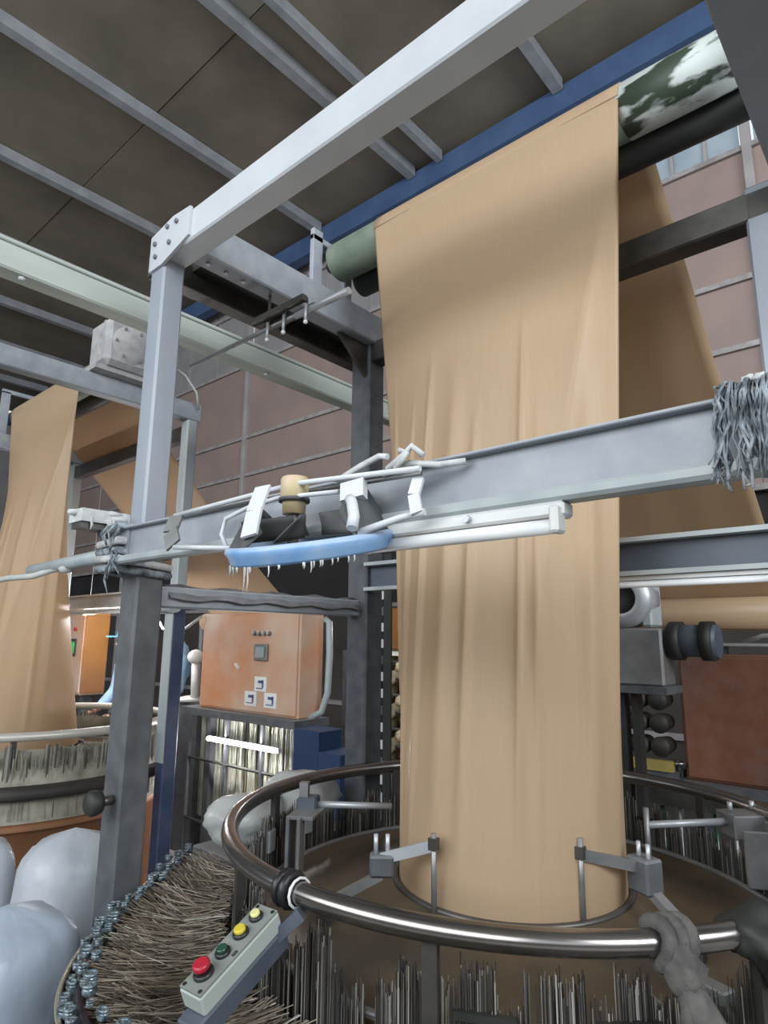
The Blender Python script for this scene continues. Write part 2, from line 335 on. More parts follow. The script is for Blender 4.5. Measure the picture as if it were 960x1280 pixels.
fr = thing('loom_frame', (CX, 1.6, 0), 'grey steel gantry frame over the near loom with the front crossbeam', 'frame', 'loom gantry frames')
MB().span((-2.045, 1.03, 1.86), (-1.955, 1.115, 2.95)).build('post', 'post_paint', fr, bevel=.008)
MB().span((-2.055, 1.025, 0), (-1.95, 1.12, 1.86)).build('post_foot', 'dark_post', fr, bevel=.008, label='dark painted lower half of the post')  # lower half is darker than the upper post
MB().span((-2.05, 2.09, 0), (-1.93, 2.20, 3.02)).build('post', 'dark_post', fr, bevel=.008)
MB().span((-.33, 2.10, 0), (-.23, 2.20, 3.02)).build('post', 'post_paint', fr, bevel=.008)
MB().span((.60, 1.03, 0), (.68, 1.11, 2.95)).build('post', 'post_paint', fr, bevel=.008)
MB().span((-2.04, 1.03, 2.93), (.70, 1.12, 3.05)).build('front_beam', 'beam_pale', fr, bevel=.006)
MB().span((-1.99, 1.12, 2.985), (-1.90, 2.3, 3.13)).build('side_beam', 'frame_paint', fr, bevel=.006)
MB().span((-2.22, 1.10, 2.98), (-2.14, 2.3, 3.08)).build('side_beam', 'steel_dark', fr, bevel=.006)
MB().span((-2.14, 1.25, 3.05), (-1.99, 2.25, 3.09)).build('top_plate', 'black_rubber', fr)
MB().span((-.24, 1.12, 2.985), (-.10, 2.3, 3.13)).build('side_beam', 'frame_paint', fr, bevel=.006)
MB().span((-2.05, 2.10, 2.90), (-.22, 2.19, 3.0)).build('rear_beam', 'steel_dark', fr, bevel=.006)
m = MB(); m.prism([(0, 0), (.09, 0), (.26, .12), (.26, .135), (.09, .155), (0, .14)], (-2.045, 1.022, 2.905), (-2.045, 1.03, 2.905))
# gusset lies in the x-z plane: build it directly
m = MB(); g = [(-2.045, 2.90), (-1.955, 2.90), (-1.79, 2.945), (-1.79, 3.055), (-1.90, 3.065), (-2.045, 3.04)]
m.add([(x, y, z) for y in (1.020, 1.031) for x, z in g], [tuple(range(6)), tuple(range(6, 12))[::-1]] + [(i, i + 6, (i + 1) % 6 + 6, (i + 1) % 6) for i in range(6)])
gp = m.build('gusset', 'beam_pale', fr)
for x, z in ((-2.01, 3.0), (-2.0, 2.945), (-1.91, 2.965), (-1.87, 3.03), (-1.93, 3.035)):
    m = MB(); bolt(m, (x, 1.02, z), (0, -1, 0)); m.build('bolt', 'steel_mid', gp)
for yb in (1.2, 1.28, 1.36):
    m = MB(); bolt(m, (-1.945, yb, 2.985), (0, 0, -1)); m.build('bolt', 'steel_light', fr)
# knee gussets at the rear posts
m = MB(); g = [(2.09, 2.98), (1.90, 2.98), (2.09, 2.82)]
m.add([(x, y, z) for x in (-1.965, -1.945) for y, z in g], [(0, 1, 2), (5, 4, 3), (0, 3, 4, 1), (1, 4, 5, 2), (2, 5, 3, 0)]); m.build('gusset', 'steel_dark', fr)
# low front channel: web, protruding lower strip
m = MB(); m.span((-1.93, .975, 1.825), (.70, 1.0, 1.94)); m.span((-1.93, .955, 1.933), (.70, 1.0, 1.94))
m.build('low_front_beam', 'frame_paint', fr, bevel=.002)
MB().bar((-1.93, .955, 1.832), (.70, .955, 1.832), .04, .024).build('lower_lip', 'pale_post', fr, bevel=.006)
for x in (-1.99, .64): MB().box((x, 1.0, 1.88), (.14, .06, .12)).build('clamp_plate', 'frame_paint', fr)
MB().span((-1.93, 2.115, 1.81), (-.25, 2.135, 1.925)).build('low_rear_beam', 'slate_blue', fr)
MB().span((-1.93, 2.07, 1.915), (-.25, 2.135, 1.93)).build('beam_flange', 'pale_post', fr)
MB().span((-1.93, 2.07, 1.805), (-.25, 2.135, 1.82)).build('beam_flange', 'pale_post', fr)

MB().span((-2.03, 1.12, 1.695), (-1.97, 2.10, 1.765)).build('low_side_beam', 'frame_paint', fr, bevel=.005)
def lowlamp(x0, x1, y, z, lab):
    t = thing('tube_light', ((x0 + x1) / 2, y, z), lab, 'light', 'unlit tube lights under the low rear beams')
    MB().span((x0, y, z + .012), (x1, y + .03, z + .026)).build('batten', 'lamp_white', t)
    MB().cyl((x0 + .02, y + .01, z), (x1 - .02, y + .01, z), .011, 12).build('tube', 'white_plastic', t)
    for x in (x0, x1): MB().box((x, y + .012, z + .006), (.012, .026, .04)).build('lamp_holder', 'lamp_white', t)
lowlamp(-1.55, -.35, 2.085, 1.778, 'white tube light under the rear low beam right of the fabric')
# roller pedestals on the side beams
for x in (-1.93, -.17):
    m = MB(); m.span((x - .012, 1.70, 3.13), (x + .012, 1.76, 3.40)); m.span((x - .012, 1.90, 3.13), (x + .012, 1.95, 3.36)); m.span((x - .012, 1.70, 3.34), (x + .012, 1.95, 3.37)); m.build('roller_bracket', 'frame_paint', fr, bevel=.004)

# take-up roller over the loom
def roller(cx, cy, zr, lab, patch):
    t = thing('take_up_roller', (cx, cy, zr), lab, 'roller', 'take-up rollers above the looms')
    x0, x1, xm = cx - .80, cx + .86, cx + .50
    if patch:
        MB().lathe([(0, x0), (.085, x0), (.085, x0 + .004), (.085, xm), (0, xm)], (0, cy, zr), 40, axis='X').build('drum', 'roller_green', t)
        MB().lathe([(0, xm), (.086, xm), (.086, x1), (0, x1)], (0, cy, zr), 40, axis='X').build('worn_sleeve', 'roller_patchy', t, label='green drum end with white paint flaking off')
    else:
        MB().lathe([(0, x0), (.085, x0), (.085, x1), (0, x1)], (0, cy, zr), 40, axis='X').build('drum', 'roller_green', t)
    MB().cyl((x0 - .06, cy, zr), (x1 + .03, cy, zr), .025).build('axle', 'steel_dark', t)
    MB().lathe([(0, x0), (.064, x0), (.064, x1 - .02), (0, x1 - .02)], (0, cy + .15, zr - .03), 32, axis='X').build('nip_roller', 'black_rubber', t, label='black rubber nip roller below the drum')
    return t
ZR = 3.265
roller(CX, CY, ZR, 'green steel roller with flaking white paint carrying the near fabric', True)

# ------------------------------------------------------------------ woven fabric tubes
def fabric(cx, cy, lab, seed, HW=.51, RB=.333, ZR=ZR):
    rnd = random.Random(seed)
    t = thing('woven_fabric', (cx, cy, .9), lab, 'fabric', 'tan fabric tubes rising from the looms')
    Z0, Z1 = .895, ZR
    n = 256; rows = []
    ridges = [(math.pi * (1.06 + .88 * (k + rnd.uniform(.1, .9)) / 8), rnd.choice([.028, .045, .07, .10]), rnd.uniform(.24, .40), rnd.uniform(.5, 1.1)) for k in range(8)]
    for i in range(91):
        q = i / 90; z = Z1 + (Z0 - Z1) * q; s = q; row = []
        ac = 2 * math.pi - R(66) * max(0, (q - .10) / .90) ** .8      # fold line wandering in from the right edge
        camp = .036 * max(0, min(1, (q - .05) / .3)) * max(0, min(1, (1.0 - q) / .6))
        for k in range(n):
            a = 2 * math.pi * k / n
            if a <= math.pi: fx = HW * (1 - 2 * a / math.pi)
            else: fx = HW * (-1 + 2 * (a - math.pi) / math.pi)
            px, py = fx, -.085 + .006 * math.sin(a)
            cxx, cyy = RB * math.cos(a), RB * math.sin(a)
            x = px * (1 - s) + cxx * s; y = py * (1 - s) + cyy * s
            d = 0
            for ra, rw, rq, am in ridges:
                env = max(0, min(1, (q - rq) / .16)) * max(0, min(1, (1.0 - q) / .25))
                d += am * .017 * env * math.exp(-((a - ra) / rw) ** 2)
            da = a - ac
            d += camp * (math.exp(-abs(da) / .16) if da > 0 else math.exp(-abs(da) / .30)) if a > math.pi else 0
            nr = Vector((cxx * s * .5, cyy * s - (1 - s) * (1 if a > math.pi else -1) * .4, 0))
            if nr.length > 1e-5: nr.normalize()
            x += nr.x * d; y += nr.y * d
            row.append(Vector((cx + x, cy + y, z)))
        rows.append(row)
    MB().grid(rows, True).build('front_tube', 'fabric', t)
    # flattened web over the roller, past the nip roller and down to the winder
    path = [(cy - .087 * math.cos(k), ZR + .087 * math.sin(k)) for k in [R(x) for x in range(-2, 112, 8)]]
    path += [(cy + .15 + .068 * math.sin(R(x)), ZR - .03 + .068 * math.cos(R(x))) for x in (20, 30, 40, 46)]
    y0, z0 = path[-1]; y1, z1 = cy + 1.86, 1.80
    for k in range(1, 15): path.append((y0 + (y1 - y0) * k / 14, z0 + (z1 - z0) * k / 14 - .05 * math.sin(math.pi * k / 14)))
    path += [(cy + 1.80 + .085 * math.cos(R(x)), 1.74 + .085 * math.sin(R(x))) for x in range(30, -100, -15)]
    rows = [[Vector((cx - HW + 2 * HW * k / 24, y + (.006 * math.sin(k * 1.1 + y * 3) if y > cy + .5 else 0), z)) for k in range(25)] for y, z in path]
    MB().grid(rows).build('rear_web', 'fabric', t, solid=.003)
    # winder roll below
    r = thing('winding_stand', (cx, cy + 1.8, 0), 'dark winding roller stand behind the near loom' if cx > -2 else 'dark winding roller stand behind the left loom', 'stand', 'fabric winding stands')
    MB().cyl((cx - .62, cy + 1.8, 1.74), (cx + .62, cy + 1.8, 1.74), .08, 28).build('roll', 'fabric', r)
    for dx in (-.66, .66):
        MB().span((cx + dx - .03, cy + 1.77, 0), (cx + dx + .03, cy + 1.83, 1.78)).build('leg', 'dark_post', r, bevel=.004)
    MB().span((cx - .66, cy + 1.78, .25), (cx + .66, cy + 1.82, .31)).build('crossbar', 'dark_post', r)
    return t
fabric(CX, CY, 'tan woven fabric tube falling from the green roller in the middle', 3)
LX2 = -3.45
fabric(CX + LX2 - .17, CY - .1, 'tan woven fabric tube of the left loom beside the grey post', 5, .60, .37, ZR + .02)

# ------------------------------------------------------------------ circular looms
eye_src = {}
def loom(cx, cy, lab, near):
    t = thing('circular_loom', (cx, cy, 0), lab, 'loom', 'circular weaving looms')
    c = (cx, cy, 0)
    m = MB(); m.torus((cx, cy, 1.07), .83, .0235, 128, 14); m.build('hand_rail', 'chrome' if near else 'white_rail', t, label='round polished steel rail' if near else 'round pale rail')
    prof = [(.72, .70), (.745, .835), (.755, .85), (.735, .85), (.725, .83), (.60, .845), (.42, .865), (.36, .895), (.348, .905), (.338, .90), (.335, .80)]
    MB().lathe(prof, c, 96).build('weaving_ring', 'warp_table', t)
    MB().torus((cx, cy, .852), .745, .010, 96, 8).build('ring_lip', 'steel_mid', t)
    MB().torus((cx, cy, .90), .345, .010, 72, 8).build('fabric_ring', 'steel_dark', t)
    # drum and legs under the ring
    MB().lathe([(.66, .15), (.66, .66), (.75, .71), (.75, .67)] if near else [(.80, .02), (.80, .62), (.84, .64), (.84, .60)], c, 72).build('drum', 'dark_drum' if near else 'orange_brown', t)
    MB().lathe([(0, .0), (.55, .0), (.55, .16), (.68, .17)], c, 48).build('base', 'steel_dark', t)
    def rf(a):      # the guide rim bows inward where it passes the front post
        q_ = max(0, min(1, (a - R(220)) / R(36))); return 1.085 + .115 * q_ * q_ * (3 - 2 * q_)
    A0, A1 = R(207), R(332)
    if near:
        def strip(name, sec, mt_, closed, lab=None):
            rows = []
            for k in range(91):
                a = A0 + (A1 - A0) * k / 90
                rows.append([Vector((cx + (rf(a) * f_ + o_) * math.cos(a), cy + (rf(a) * f_ + o_) * math.sin(a), z_)) for f_, o_, z_ in sec])
            m = MB(); m.grid(rows, closed); return m.build(name, mt_, t, label=lab)
        strip('outer_band', [(1, .012, .36), (1, .024, .36), (1, .024, .855), (1, .012, .855)], 'dark_drum', True, 'dark curved guard band')
        MB().tube([(cx + (rf(a) + .020) * math.cos(a), cy + (rf(a) + .020) * math.sin(a), .858) for a in [A0 + (A1 - A0) * k / 90 for k in range(91)]], .006, 8).build('band_edge', 'rim_bright', t)
        strip('lint_mat', [(0, .78, .60), (0, .80, .72), (0, .9, .79), (1, -.09, .82), (1, -.005, .84)], 'lint_mat', False)
        MB().tube([(cx + (rf(a) - .015) * math.cos(a), cy + (rf(a) - .015) * math.sin(a), .862) for a in [A0 + (A1 - A0) * k / 90 for k in range(91)]], .015, 8).build('eyelet_ring', 'eyelet_dark', t)
        for a in (R(212), R(245), R(285), R(325)): MB().bar((cx + .72 * math.cos(a), cy + .72 * math.sin(a), .60), (cx + rf(a) * math.cos(a), cy + rf(a) * math.sin(a), .60), .04, .05).build('rim_arm', 'dark_drum', t)
    else:
        MB().lathe([(.86, .765), (.905, .765), (.91, .78), (.91, .82), (.86, .83)], c, 96, True).build('dark_hoop', 'dark_drum', t)
        MB().lathe([(.80, 1.0), (.80, .93), (.84, .90), (.86, .83)], c, 96).build('lint_mat', 'lint_mat_pale', t)
        MB().lathe([(.845, .64), (.85, .77)], c, 96).build('lint_skirt', 'lint_mat_pale', t)
    # rail posts
    for k in range(8):
        a = R(20 + 45 * k); p = V(cx + .815 * math.cos(a), cy + .815 * math.sin(a), 0)
        MB().bar(p + V(0, 0, .70), p + V(0, 0, 1.06), .03, .02, (math.cos(a), math.sin(a), 0)).build('rail_post', 'steel_dark', t)
    # eyelets on the rim that the warp ends run through
    key = near
    if key not in eye_src:
        mb = MB().ball((0, 0, 0), .0155, 2, (1, 1, .8)); mb.torus((0, 0, .010), .012, .004, 10, 6)
        eye_src[key] = mb
    src = None; n_e = 190
    for k in range(n_e if near else 0):
        a = 2 * math.pi * k / n_e
        if not (A0 < a < R(302)): continue
        for row, (rr, zz) in enumerate(((rf(a), .872), (rf(a) - .037, .897), (rf(a) - .017, .905))):
            if row and (k + row) % 2: continue
            a_ = a + random.uniform(-.008, .008); rr += random.uniform(-.010, .010)
            p = V(cx + rr * math.cos(a_), cy + rr * math.sin(a_), zz + random.uniform(-.010, .010))
            if src is None:
                mm = MB(); mm.v = [v + p for v in eye_src[key].v]; mm.f = eye_src[key].f; mm.sm = eye_src[key].sm
                src = mm.build('eyelet', 'eyelet', t)
                src.data.transform(Matrix.Translation(LOC[t.name] - p)); src.location = p - LOC[t.name]
            else:
                o = inst(src, 'eyelet', p, t, random.uniform(0, 6)); q_ = random.uniform(.55, 1.0); o.scale = (q_, q_ * random.uniform(.7, 1.2), q_)
    # warp ends running in from the eyelets: thousands of thin yarns
    rnd = random.Random(11)
    for nm, mt_, cnt in (('warp_ends', 'yarn', 2000), ('warp_ends', 'lint_mat', 1500), ('warp_ends', 'yarn_white', 120)):
        if not near: break
        m = MB()
        for k in range(cnt):
            a = A0 + (A1 - A0) * rnd.random(); a2 = a + rnd.gauss(0, .03)
            r0_, r1_ = rf(a) - rnd.uniform(.02, .12), rnd.uniform(.82, .88); zz = .87 + rnd.uniform(-.03, .03); z2 = .80 + rnd.uniform(-.09, .06)
            p = V(cx + r0_ * math.cos(a), cy + r0_ * math.sin(a), zz); q_ = V(cx + r1_ * math.cos(a2), cy + r1_ * math.sin(a2), z2)
            m.tube([p, (p + q_) / 2 + V(0, 0, rnd.uniform(-.03, .004)), q_], rnd.choice([.0008, .0011, .0016]), 3, cap=False)
        m.build(nm, mt_, t, kind='stuff', label='fuzzy beige warp yarns running in to the loom')
    # heddle wires round the ring, in bunches of uneven height
    rnd = random.Random(4); sets = (MB(), MB(), MB())
    for b_ in range(84):
        ab = 2 * math.pi * (b_ + rnd.uniform(-.3, .3)) / 84; ht = rnd.uniform(.90, 1.005) if near else rnd.uniform(.97, 1.03); hb = .45 if near else .66
        for k in range(rnd.choice([40, 60, 80, 90]) if near else 26):
            a = ab + rnd.uniform(-.042, .042); rr = rnd.uniform(.79, .812) if near else rnd.uniform(.815, .855)
            p = V(cx + rr * math.cos(a), cy + rr * math.sin(a), 0); wd = rnd.choice([.0010, .0014, .0020]) if near else rnd.choice([.0022, .003, .0045])
            if near: sets[rnd.choice([0, 0, 0, 1, 1, 2])].bar(p + V(0, 0, hb), p + V(0, 0, ht + rnd.gauss(0, .012)), wd, wd)
            else: sets[rnd.choice([0, 1, 2, 2])].bar(p + V(0, 0, .83 if k % 2 else hb), p + V(0, 0, ht + rnd.gauss(0, .012) if k % 2 else .775), wd * 1.7, wd)
    for mm, mt_ in zip(sets, ('dark_drum', 'heddle_wire', 'heddle_pale') if near else ('heddle_wire', 'heddle_pale', 'lint_mat_pale')):
        mm.build('heddles', mt_, t, kind='stuff', label='vertical heddle wires hanging under the rail')
    for k in range(20):
        a = R(9 + 18 * k)
        if k % 3 == 0: continue
        MB().bar(V(cx + .815 * math.cos(a - .07), cy + .815 * math.sin(a - .07), .93), V(cx + .815 * math.cos(a + .07), cy + .815 * math.sin(a + .07), .93), .014, .014).build('heddle_bar', 'black_rubber' if near else 'heddle_pale', t)
    # fabric spreaders: rod, arm and clamp block
    if near:
        def spreader(pr, pb, pe, z, mt, zt, blk):
            rod = MB().tube([(pr[0], pr[1], .885), (pr[0], pr[1], zt)], .0075, 8).build('spreader_rod', 'steel_mid', t)
            MB().box((pr[0], pr[1], z + .004), (.022, .022, .03)).build('rod_clamp', 'steel_dark', rod)
            MB().bar((pr[0], pr[1], z), (pb[0], pb[1], z - .05), .012, .028).build('spreader_arm', mt, t)
            b = MB().box((pb[0], pb[1], z - .065), blk, rz=math.atan2(pe[1] - pb[1], pe[0] - pb[0])).build('clamp_block', 'dark_post', t, bevel=.006)
            d = Vector((pe[0] - pb[0], pe[1] - pb[1], 0)).normalized()
            for s_ in (-.016, .016):
                q_ = Vector((pb[0], pb[1], z)) + d * s_
                MB().cyl(q_ + V(0, 0, -.04), q_ + V(0, 0, .012), .006, 8).build('screw', 'steel_light', b)
            MB().bar((pb[0], pb[1], z - .09), (pe[0], pe[1], .895), .03, .02).build('spreader_bracket', 'steel_mid', t)
            e = Vector((pe[0], pe[1], 0)); MB().span((e.x - .018, e.y - .018, .84), (e.x + .018, e.y + .018, .90)).build('spreader_foot', 'steel_dark', t)
        spreader((-1.105, 1.475), (-1.245, 1.425), (-1.36, 1.33), 1.06, 'steel_light', 1.09, (.065, .05, .055))
        spreader((-.785, 1.675), (-.685, 1.84), (-.55, 1.78), 1.06, 'steel_mid', 1.10, (.075, .06, .085))
        # side bars to the rail
        def sidebar(pa, pb_, z, rod):
            MB().cyl((*pa, z), (*pb_, z), .011, 12).build('cross_bar', 'steel_light', t)
            if rod: MB().tube([(*pa, .89), (*pa, z + .05)], .009, 8).build('spreader_rod', 'steel_mid', t)
        sidebar((-1.50, 1.768), (-1.72, 1.605), 1.04, False)
        sidebar((-.78, 2.14), (-.60, 2.36), 1.04, True)
        b = MB().box((-1.735, 1.60, 1.035), (.07, .07, .06), rz=.6).build('shuttle_block', 'slate_blue', t, bevel=.006)
        MB().box((-1.745, 1.59, 1.085), (.03, .03, .05), rz=.6).build('block_cap', 'steel_mid', b)
        br = MB(); br.box((-1.72, 1.52, .935), (.012, .11, .19), rz=.5); br.box((-1.69, 1.55, 1.025), (.09, .13, .012), rz=.5); br.box((-1.66, 1.50, .935), (.012, .05, .19), rz=.5)
        br.build('shuttle_bracket', 'steel_mid', t, bevel=.002)
        br = MB(); br.box((-.57, 2.40, 1.03), (.12, .10, .07), rz=.8); br.box((-.50, 2.30, .96), (.10, .012, .16), rz=.5); br.box((-.47, 2.36, 1.035), (.05, .04, .05), rz=.8)
        br.build('shuttle_bracket', 'steel_mid', t, bevel=.004)
        for p in ((-.60, 2.38, 1.07), (-.55, 2.44, 1.07)): MB().cyl(p, (p[0], p[1], p[2] + .025), .008, 8).build('screw', 'steel_light', br and t)
        for a in (R(-35), R(-20), R(12)):
            MB().box((cx + .66 * math.cos(a), cy + .66 * math.sin(a), .875), (.07, .04, .03), rz=a).build('guide_shoe', 'steel_mid', t, bevel=.004)
        for a in (R(188), R(205)):
            MB().box((cx + .80 * math.cos(a), cy + .80 * math.sin(a), .93), (.035, .05, .07), rz=a).build('sensor_clip', 'pale_post', t, bevel=.004)
    return t
loom(CX, CY, 'near circular loom with round chrome rail under the tan fabric', True)
loom(CX + LX2, CY - .1, 'left circular loom with pale rail behind the white sacks', False)

# ------------------------------------------------------------------ frame of the left loom
f2 = thing('loom_frame', (CX + LX2, 1.6, 0), 'grey steel gantry frame over the left loom carrying a dusty gear motor', 'frame', 'loom gantry frames')
MB().span((-3.75, -.4, 3.03), (-3.67, 2.29, 3.15)).build('side_beam', 'frame_paint', f2, bevel=.006)
MB().span((-5.48, .2, 3.03), (-5.40, 2.29, 3.15)).build('side_beam', 'frame_paint', f2, bevel=.006)
MB().span((-3.745, 2.19, 1.78), (-3.665, 2.27, 3.03)).build('post', 'pale_post', f2, bevel=.01)
MB().span((-3.75, 2.185, 0), (-3.66, 2.275, 1.78)).build('post_foot', 'navy_post', f2, bevel=.008)
MB().span((-3.75, 2.178, .85), (-3.66, 2.186, 1.78)).build('post_strip', 'pale_post', f2)
MB().span((-5.48, 2.19, 0), (-5.40, 2.27, 3.03)).build('post', 'pale_post', f2, bevel=.01)
MB().span((-5.48, -.44, 0), (-5.40, -.36, 3.15)).build('post', 'pale_post', f2, bevel=.01)
MB().span((-3.75, -.44, 0), (-3.67, -.36, 3.03)).build('post', 'pale_post', f2, bevel=.01)
MB().span((-5.40, 2.20, 2.90), (-3.75, 2.27, 3.0)).build('rear_beam', 'steel_dark', f2, bevel=.005)
m = MB(); channel(m, (-5.40, 2.20, 1.80), (-3.75, 2.20, 1.80), .10, .05); m.build('low_rear_beam', 'lamp_white', f2)
lowlamp(-5.3, -4.1, 2.16, 1.765, 'white tube light under the rear low beam of the left loom')
MB().cyl((-3.78, 2.17, 1.79), (-3.62, 2.17, 1.79), .045, 16).build('post_clamp', 'pale_post', f2)
roller(CX + LX2, CY - .1, ZR + .02, 'green steel roller carrying the fabric of the left loom', False)
for x in (-5.44, -3.71):
    m = MB(); m.span((x - .012, CY - .23, 3.15), (x + .012, CY - .17, 3.50)); m.span((x - .012, CY + .0, 3.15), (x + .012, CY + .05, 3.50)); m.span((x - .012, CY - .23, 3.49), (x + .012, CY + .05, 3.52)); m.build('roller_bracket', 'frame_paint', f2)

# dusty gear motor on the side beam
gm = thing('gear_motor', (-3.71, 1.73, 3.15), 'dust covered gear motor on top of the left side beam', 'motor')
MB().box((-3.66, 1.70, 3.33), (.24, .30, .30)).build('gear_case', 'motor_grey', gm, bevel=.03)
MB().lathe([(0, 0), (.11, 0), (.125, -.02), (.125, -.035), (.06, -.04), (0, -.04)], (-3.53, 1.70, 3.33), 28, axis='X').build('cover_plate', 'motor_grey', gm)
for k in range(6):
    a = R(60 * k); MB().cyl((-3.535, 1.70 + .10 * math.cos(a), 3.33 + .10 * math.sin(a)), (-3.52, 1.70 + .10 * math.cos(a), 3.33 + .10 * math.sin(a)), .01, 6).build('bolt', 'steel_mid', gm)
MB().box((-3.69, 1.70, 3.165), (.20, .36, .03)).build('foot_plate', 'motor_grey', gm)
MB().cyl((-3.66, 1.85, 3.34), (-3.66, 2.03, 3.34), .10, 24).build('motor_body', 'motor_grey', gm)
for k in range(4): MB().lathe([(.10, 0), (.115, 0), (.115, .012), (.10, .012)], (-3.66, 1.875 + .035 * k, 3.34), 24, True, axis='Y').build('cooling_fin', 'motor_grey', gm)
MB().tube([(-3.66, 2.02, 3.36), (-3.62, 2.12, 3.30), (-3.60, 2.2, 3.2), (-3.64, 2.25, 3.1)], .008, 8).build('cable', 'cable', gm)

# pale overhead cable beam
t = thing('cable_trunking', (-2.62, 2, 2.99), 'pale green steel trunking crossing overhead behind the front post', 'trunking')
MB().span((-2.68, -.8, 2.995), (-2.58, 5.15, 3.105)).build('channel', 'green_white', t, bevel=.008)
MB().span((-2.684, -.8, 3.105), (-2.574, 5.15, 3.122)).build('lid', 'green_white', t, bevel=.004)
for y in (.78, 1.35, 2.0): MB().ball((-2.60, y, 2.985), .014, 1, (1, 1, .7), .4).build('lint_tuft', 'lint', t)

# clamp rod under the side beam
t = thing('clamp_rod', (-2.0, 1.5, 2.84), 'thin steel rod clamped under the upper side beam with hanging bolts', 'rod')
MB().cyl((-2.52, 1.5, 2.84), (-1.50, 1.5, 2.835), .010, 10).build('rod', 'steel_mid', t)
MB().cyl((-1.78, 1.5, 2.836), (-1.49, 1.5, 2.835), .014, 10).build('sleeve', 'steel_light', t)
MB().span((-2.02, 1.46, 2.862), (-1.70, 1.485, 2.885)).build('clamp_bar', 'steel_dark', t)
MB().span((-2.02, 1.52, 2.855), (-1.70, 1.545, 2.875)).build('clamp_bar', 'steel_dark', t)
for x in (-1.95, -1.85, -1.72):
    MB().cyl((x, 1.50, 2.82), (x, 1.50, 2.985 if x < -1.9 else 2.89), .006, 8).build('hanger', 'steel_dark', t)
    MB().cyl((x + .02, 1.48, 2.775), (x + .02, 1.48, 2.85), .006, 8).build('bolt', 'steel_light', t)
    MB().ball((x + .02, 1.48, 2.775), .010, 1).build('bolt_head', 'white_plastic', t)

# ------------------------------------------------------------------ things on the low front beam
# dusty flat bar and rope at the post
t = thing('lint_covered_bar', (-2.08, .95, 1.95), 'flat bar thick with lint jutting from the front post', 'bar')
MB().bar((-2.09, .875, 1.955), (-2.09, 1.29, 1.955), .07, .03).build('bar', 'steel_dark', t)
m = MB(); m.bar((-2.09, .87, 1.982), (-2.09, 1.29, 1.982), .095, .042)
for k in range(26):
    y = .88 + .41 * random.random(); m.ball((-2.09 + random.uniform(-.04, .045), y, 1.988 + random.uniform(-.012, .008)), random.uniform(.012, .020), 2, (1, 1.8, .6), .5, 2.5, k)
for k in range(16):
    y = .88 + .41 * random.random(); m.tube([(-2.045, y, 1.975), (-2.043, y + .003, 1.95), (-2.045, y, 1.935 - .02 * random.random())], [.006, .004, .001], 5)
m.build('lint', 'lint', t, kind='stuff')
t = thing('lint_rope', (-1.99, 1.0, 1.8), 'frayed grey rope wrapped round the post at the beam end', 'rope')
for k in range(5):
    z = 1.80 + .034 * k; x0, x1, y0, y1 = -2.065, -1.94, .945, 1.13
    m = MB(); pts = []
    for (x, y) in ((x0, y0), (x1, y0), (x1, y1), (x0, y1)):
        pts.append((x, y, z + random.uniform(-.012, .012)))
    m.tube(pts, .013, 7, closed=True); m.build('coil', 'lint' if k % 2 else 'mop_yarn', t)
for k in range(9):
    x = random.uniform(-2.0, -1.9); z = random.uniform(1.80, 1.96)
    MB().tube([(x, .935, z), (x + random.uniform(-.02, .03), .92, z - .03), (x + random.uniform(-.03, .04), .925, z - .07)], [.005, .004, .0015], 6).build('frayed_end', 'mop_yarn', t)
t = thing('conduit', (-2.5, .99, 1.83), 'dusty grey conduit running left from the front post', 'conduit')
MB().cyl((-2.72, .985, 1.85), (-2.03, .985, 1.865), .024, 14).build('pipe', 'pale_post', t)
MB().tube([(-2.45, .98, 1.845), (-2.65, .97, 1.825), (-2.9, .965, 1.83), (-3.3, .96, 1.822)], .012, 8).build('cable', 'cable', t)
MB().ball((-2.40, .985, 1.84), .022, 2, (1.5, 1, .8), .4).build('lint_tuft', 'lint', t)

# blower fan
FX, FY, FZ = -.955, .87, 1.785
t = thing('blower_fan', (FX, FY, FZ), 'blue rimmed lint blower fan with white straps hung on the beam', 'fan')
m = MB(); m.lathe([(.150, .014), (.166, .016), (.172, .012), (.174, .004), (.168, -.004), (.166, -.016), (.160, -.022), (.145, -.018)], (FX, FY, FZ), 72, True); m.build('rim', 'blue_fan', t, label='blue dusty rim')
m = MB()
for r_ in (.05, .08, .11): m.torus((FX, FY, FZ - .008), r_, .0025, 40, 6)
for k in range(12):
    a = R(30 * k); m.tube([(FX + .03 * math.cos(a), FY + .03 * math.sin(a), FZ - .008), (FX + .145 * math.cos(a), FY + .145 * math.sin(a), FZ - .008)], .002, 5)
m.build('guard', 'dark_mesh', t)
for k in range(5):
    a = R(72 * k + 10); rows = []
    for i in range(6):
        r_ = .03 + .105 * i / 5; wd = .25 + .20 * i / 5
        rows.append([Vector((FX + r_ * math.cos(a + wd * (j / 4 - .5)), FY + r_ * math.sin(a + wd * (j / 4 - .5)), FZ + .018 + .045 * (j / 4))) for j in range(5)])
    MB().grid(rows).build('blade', 'dark_mesh', t, solid=.003)
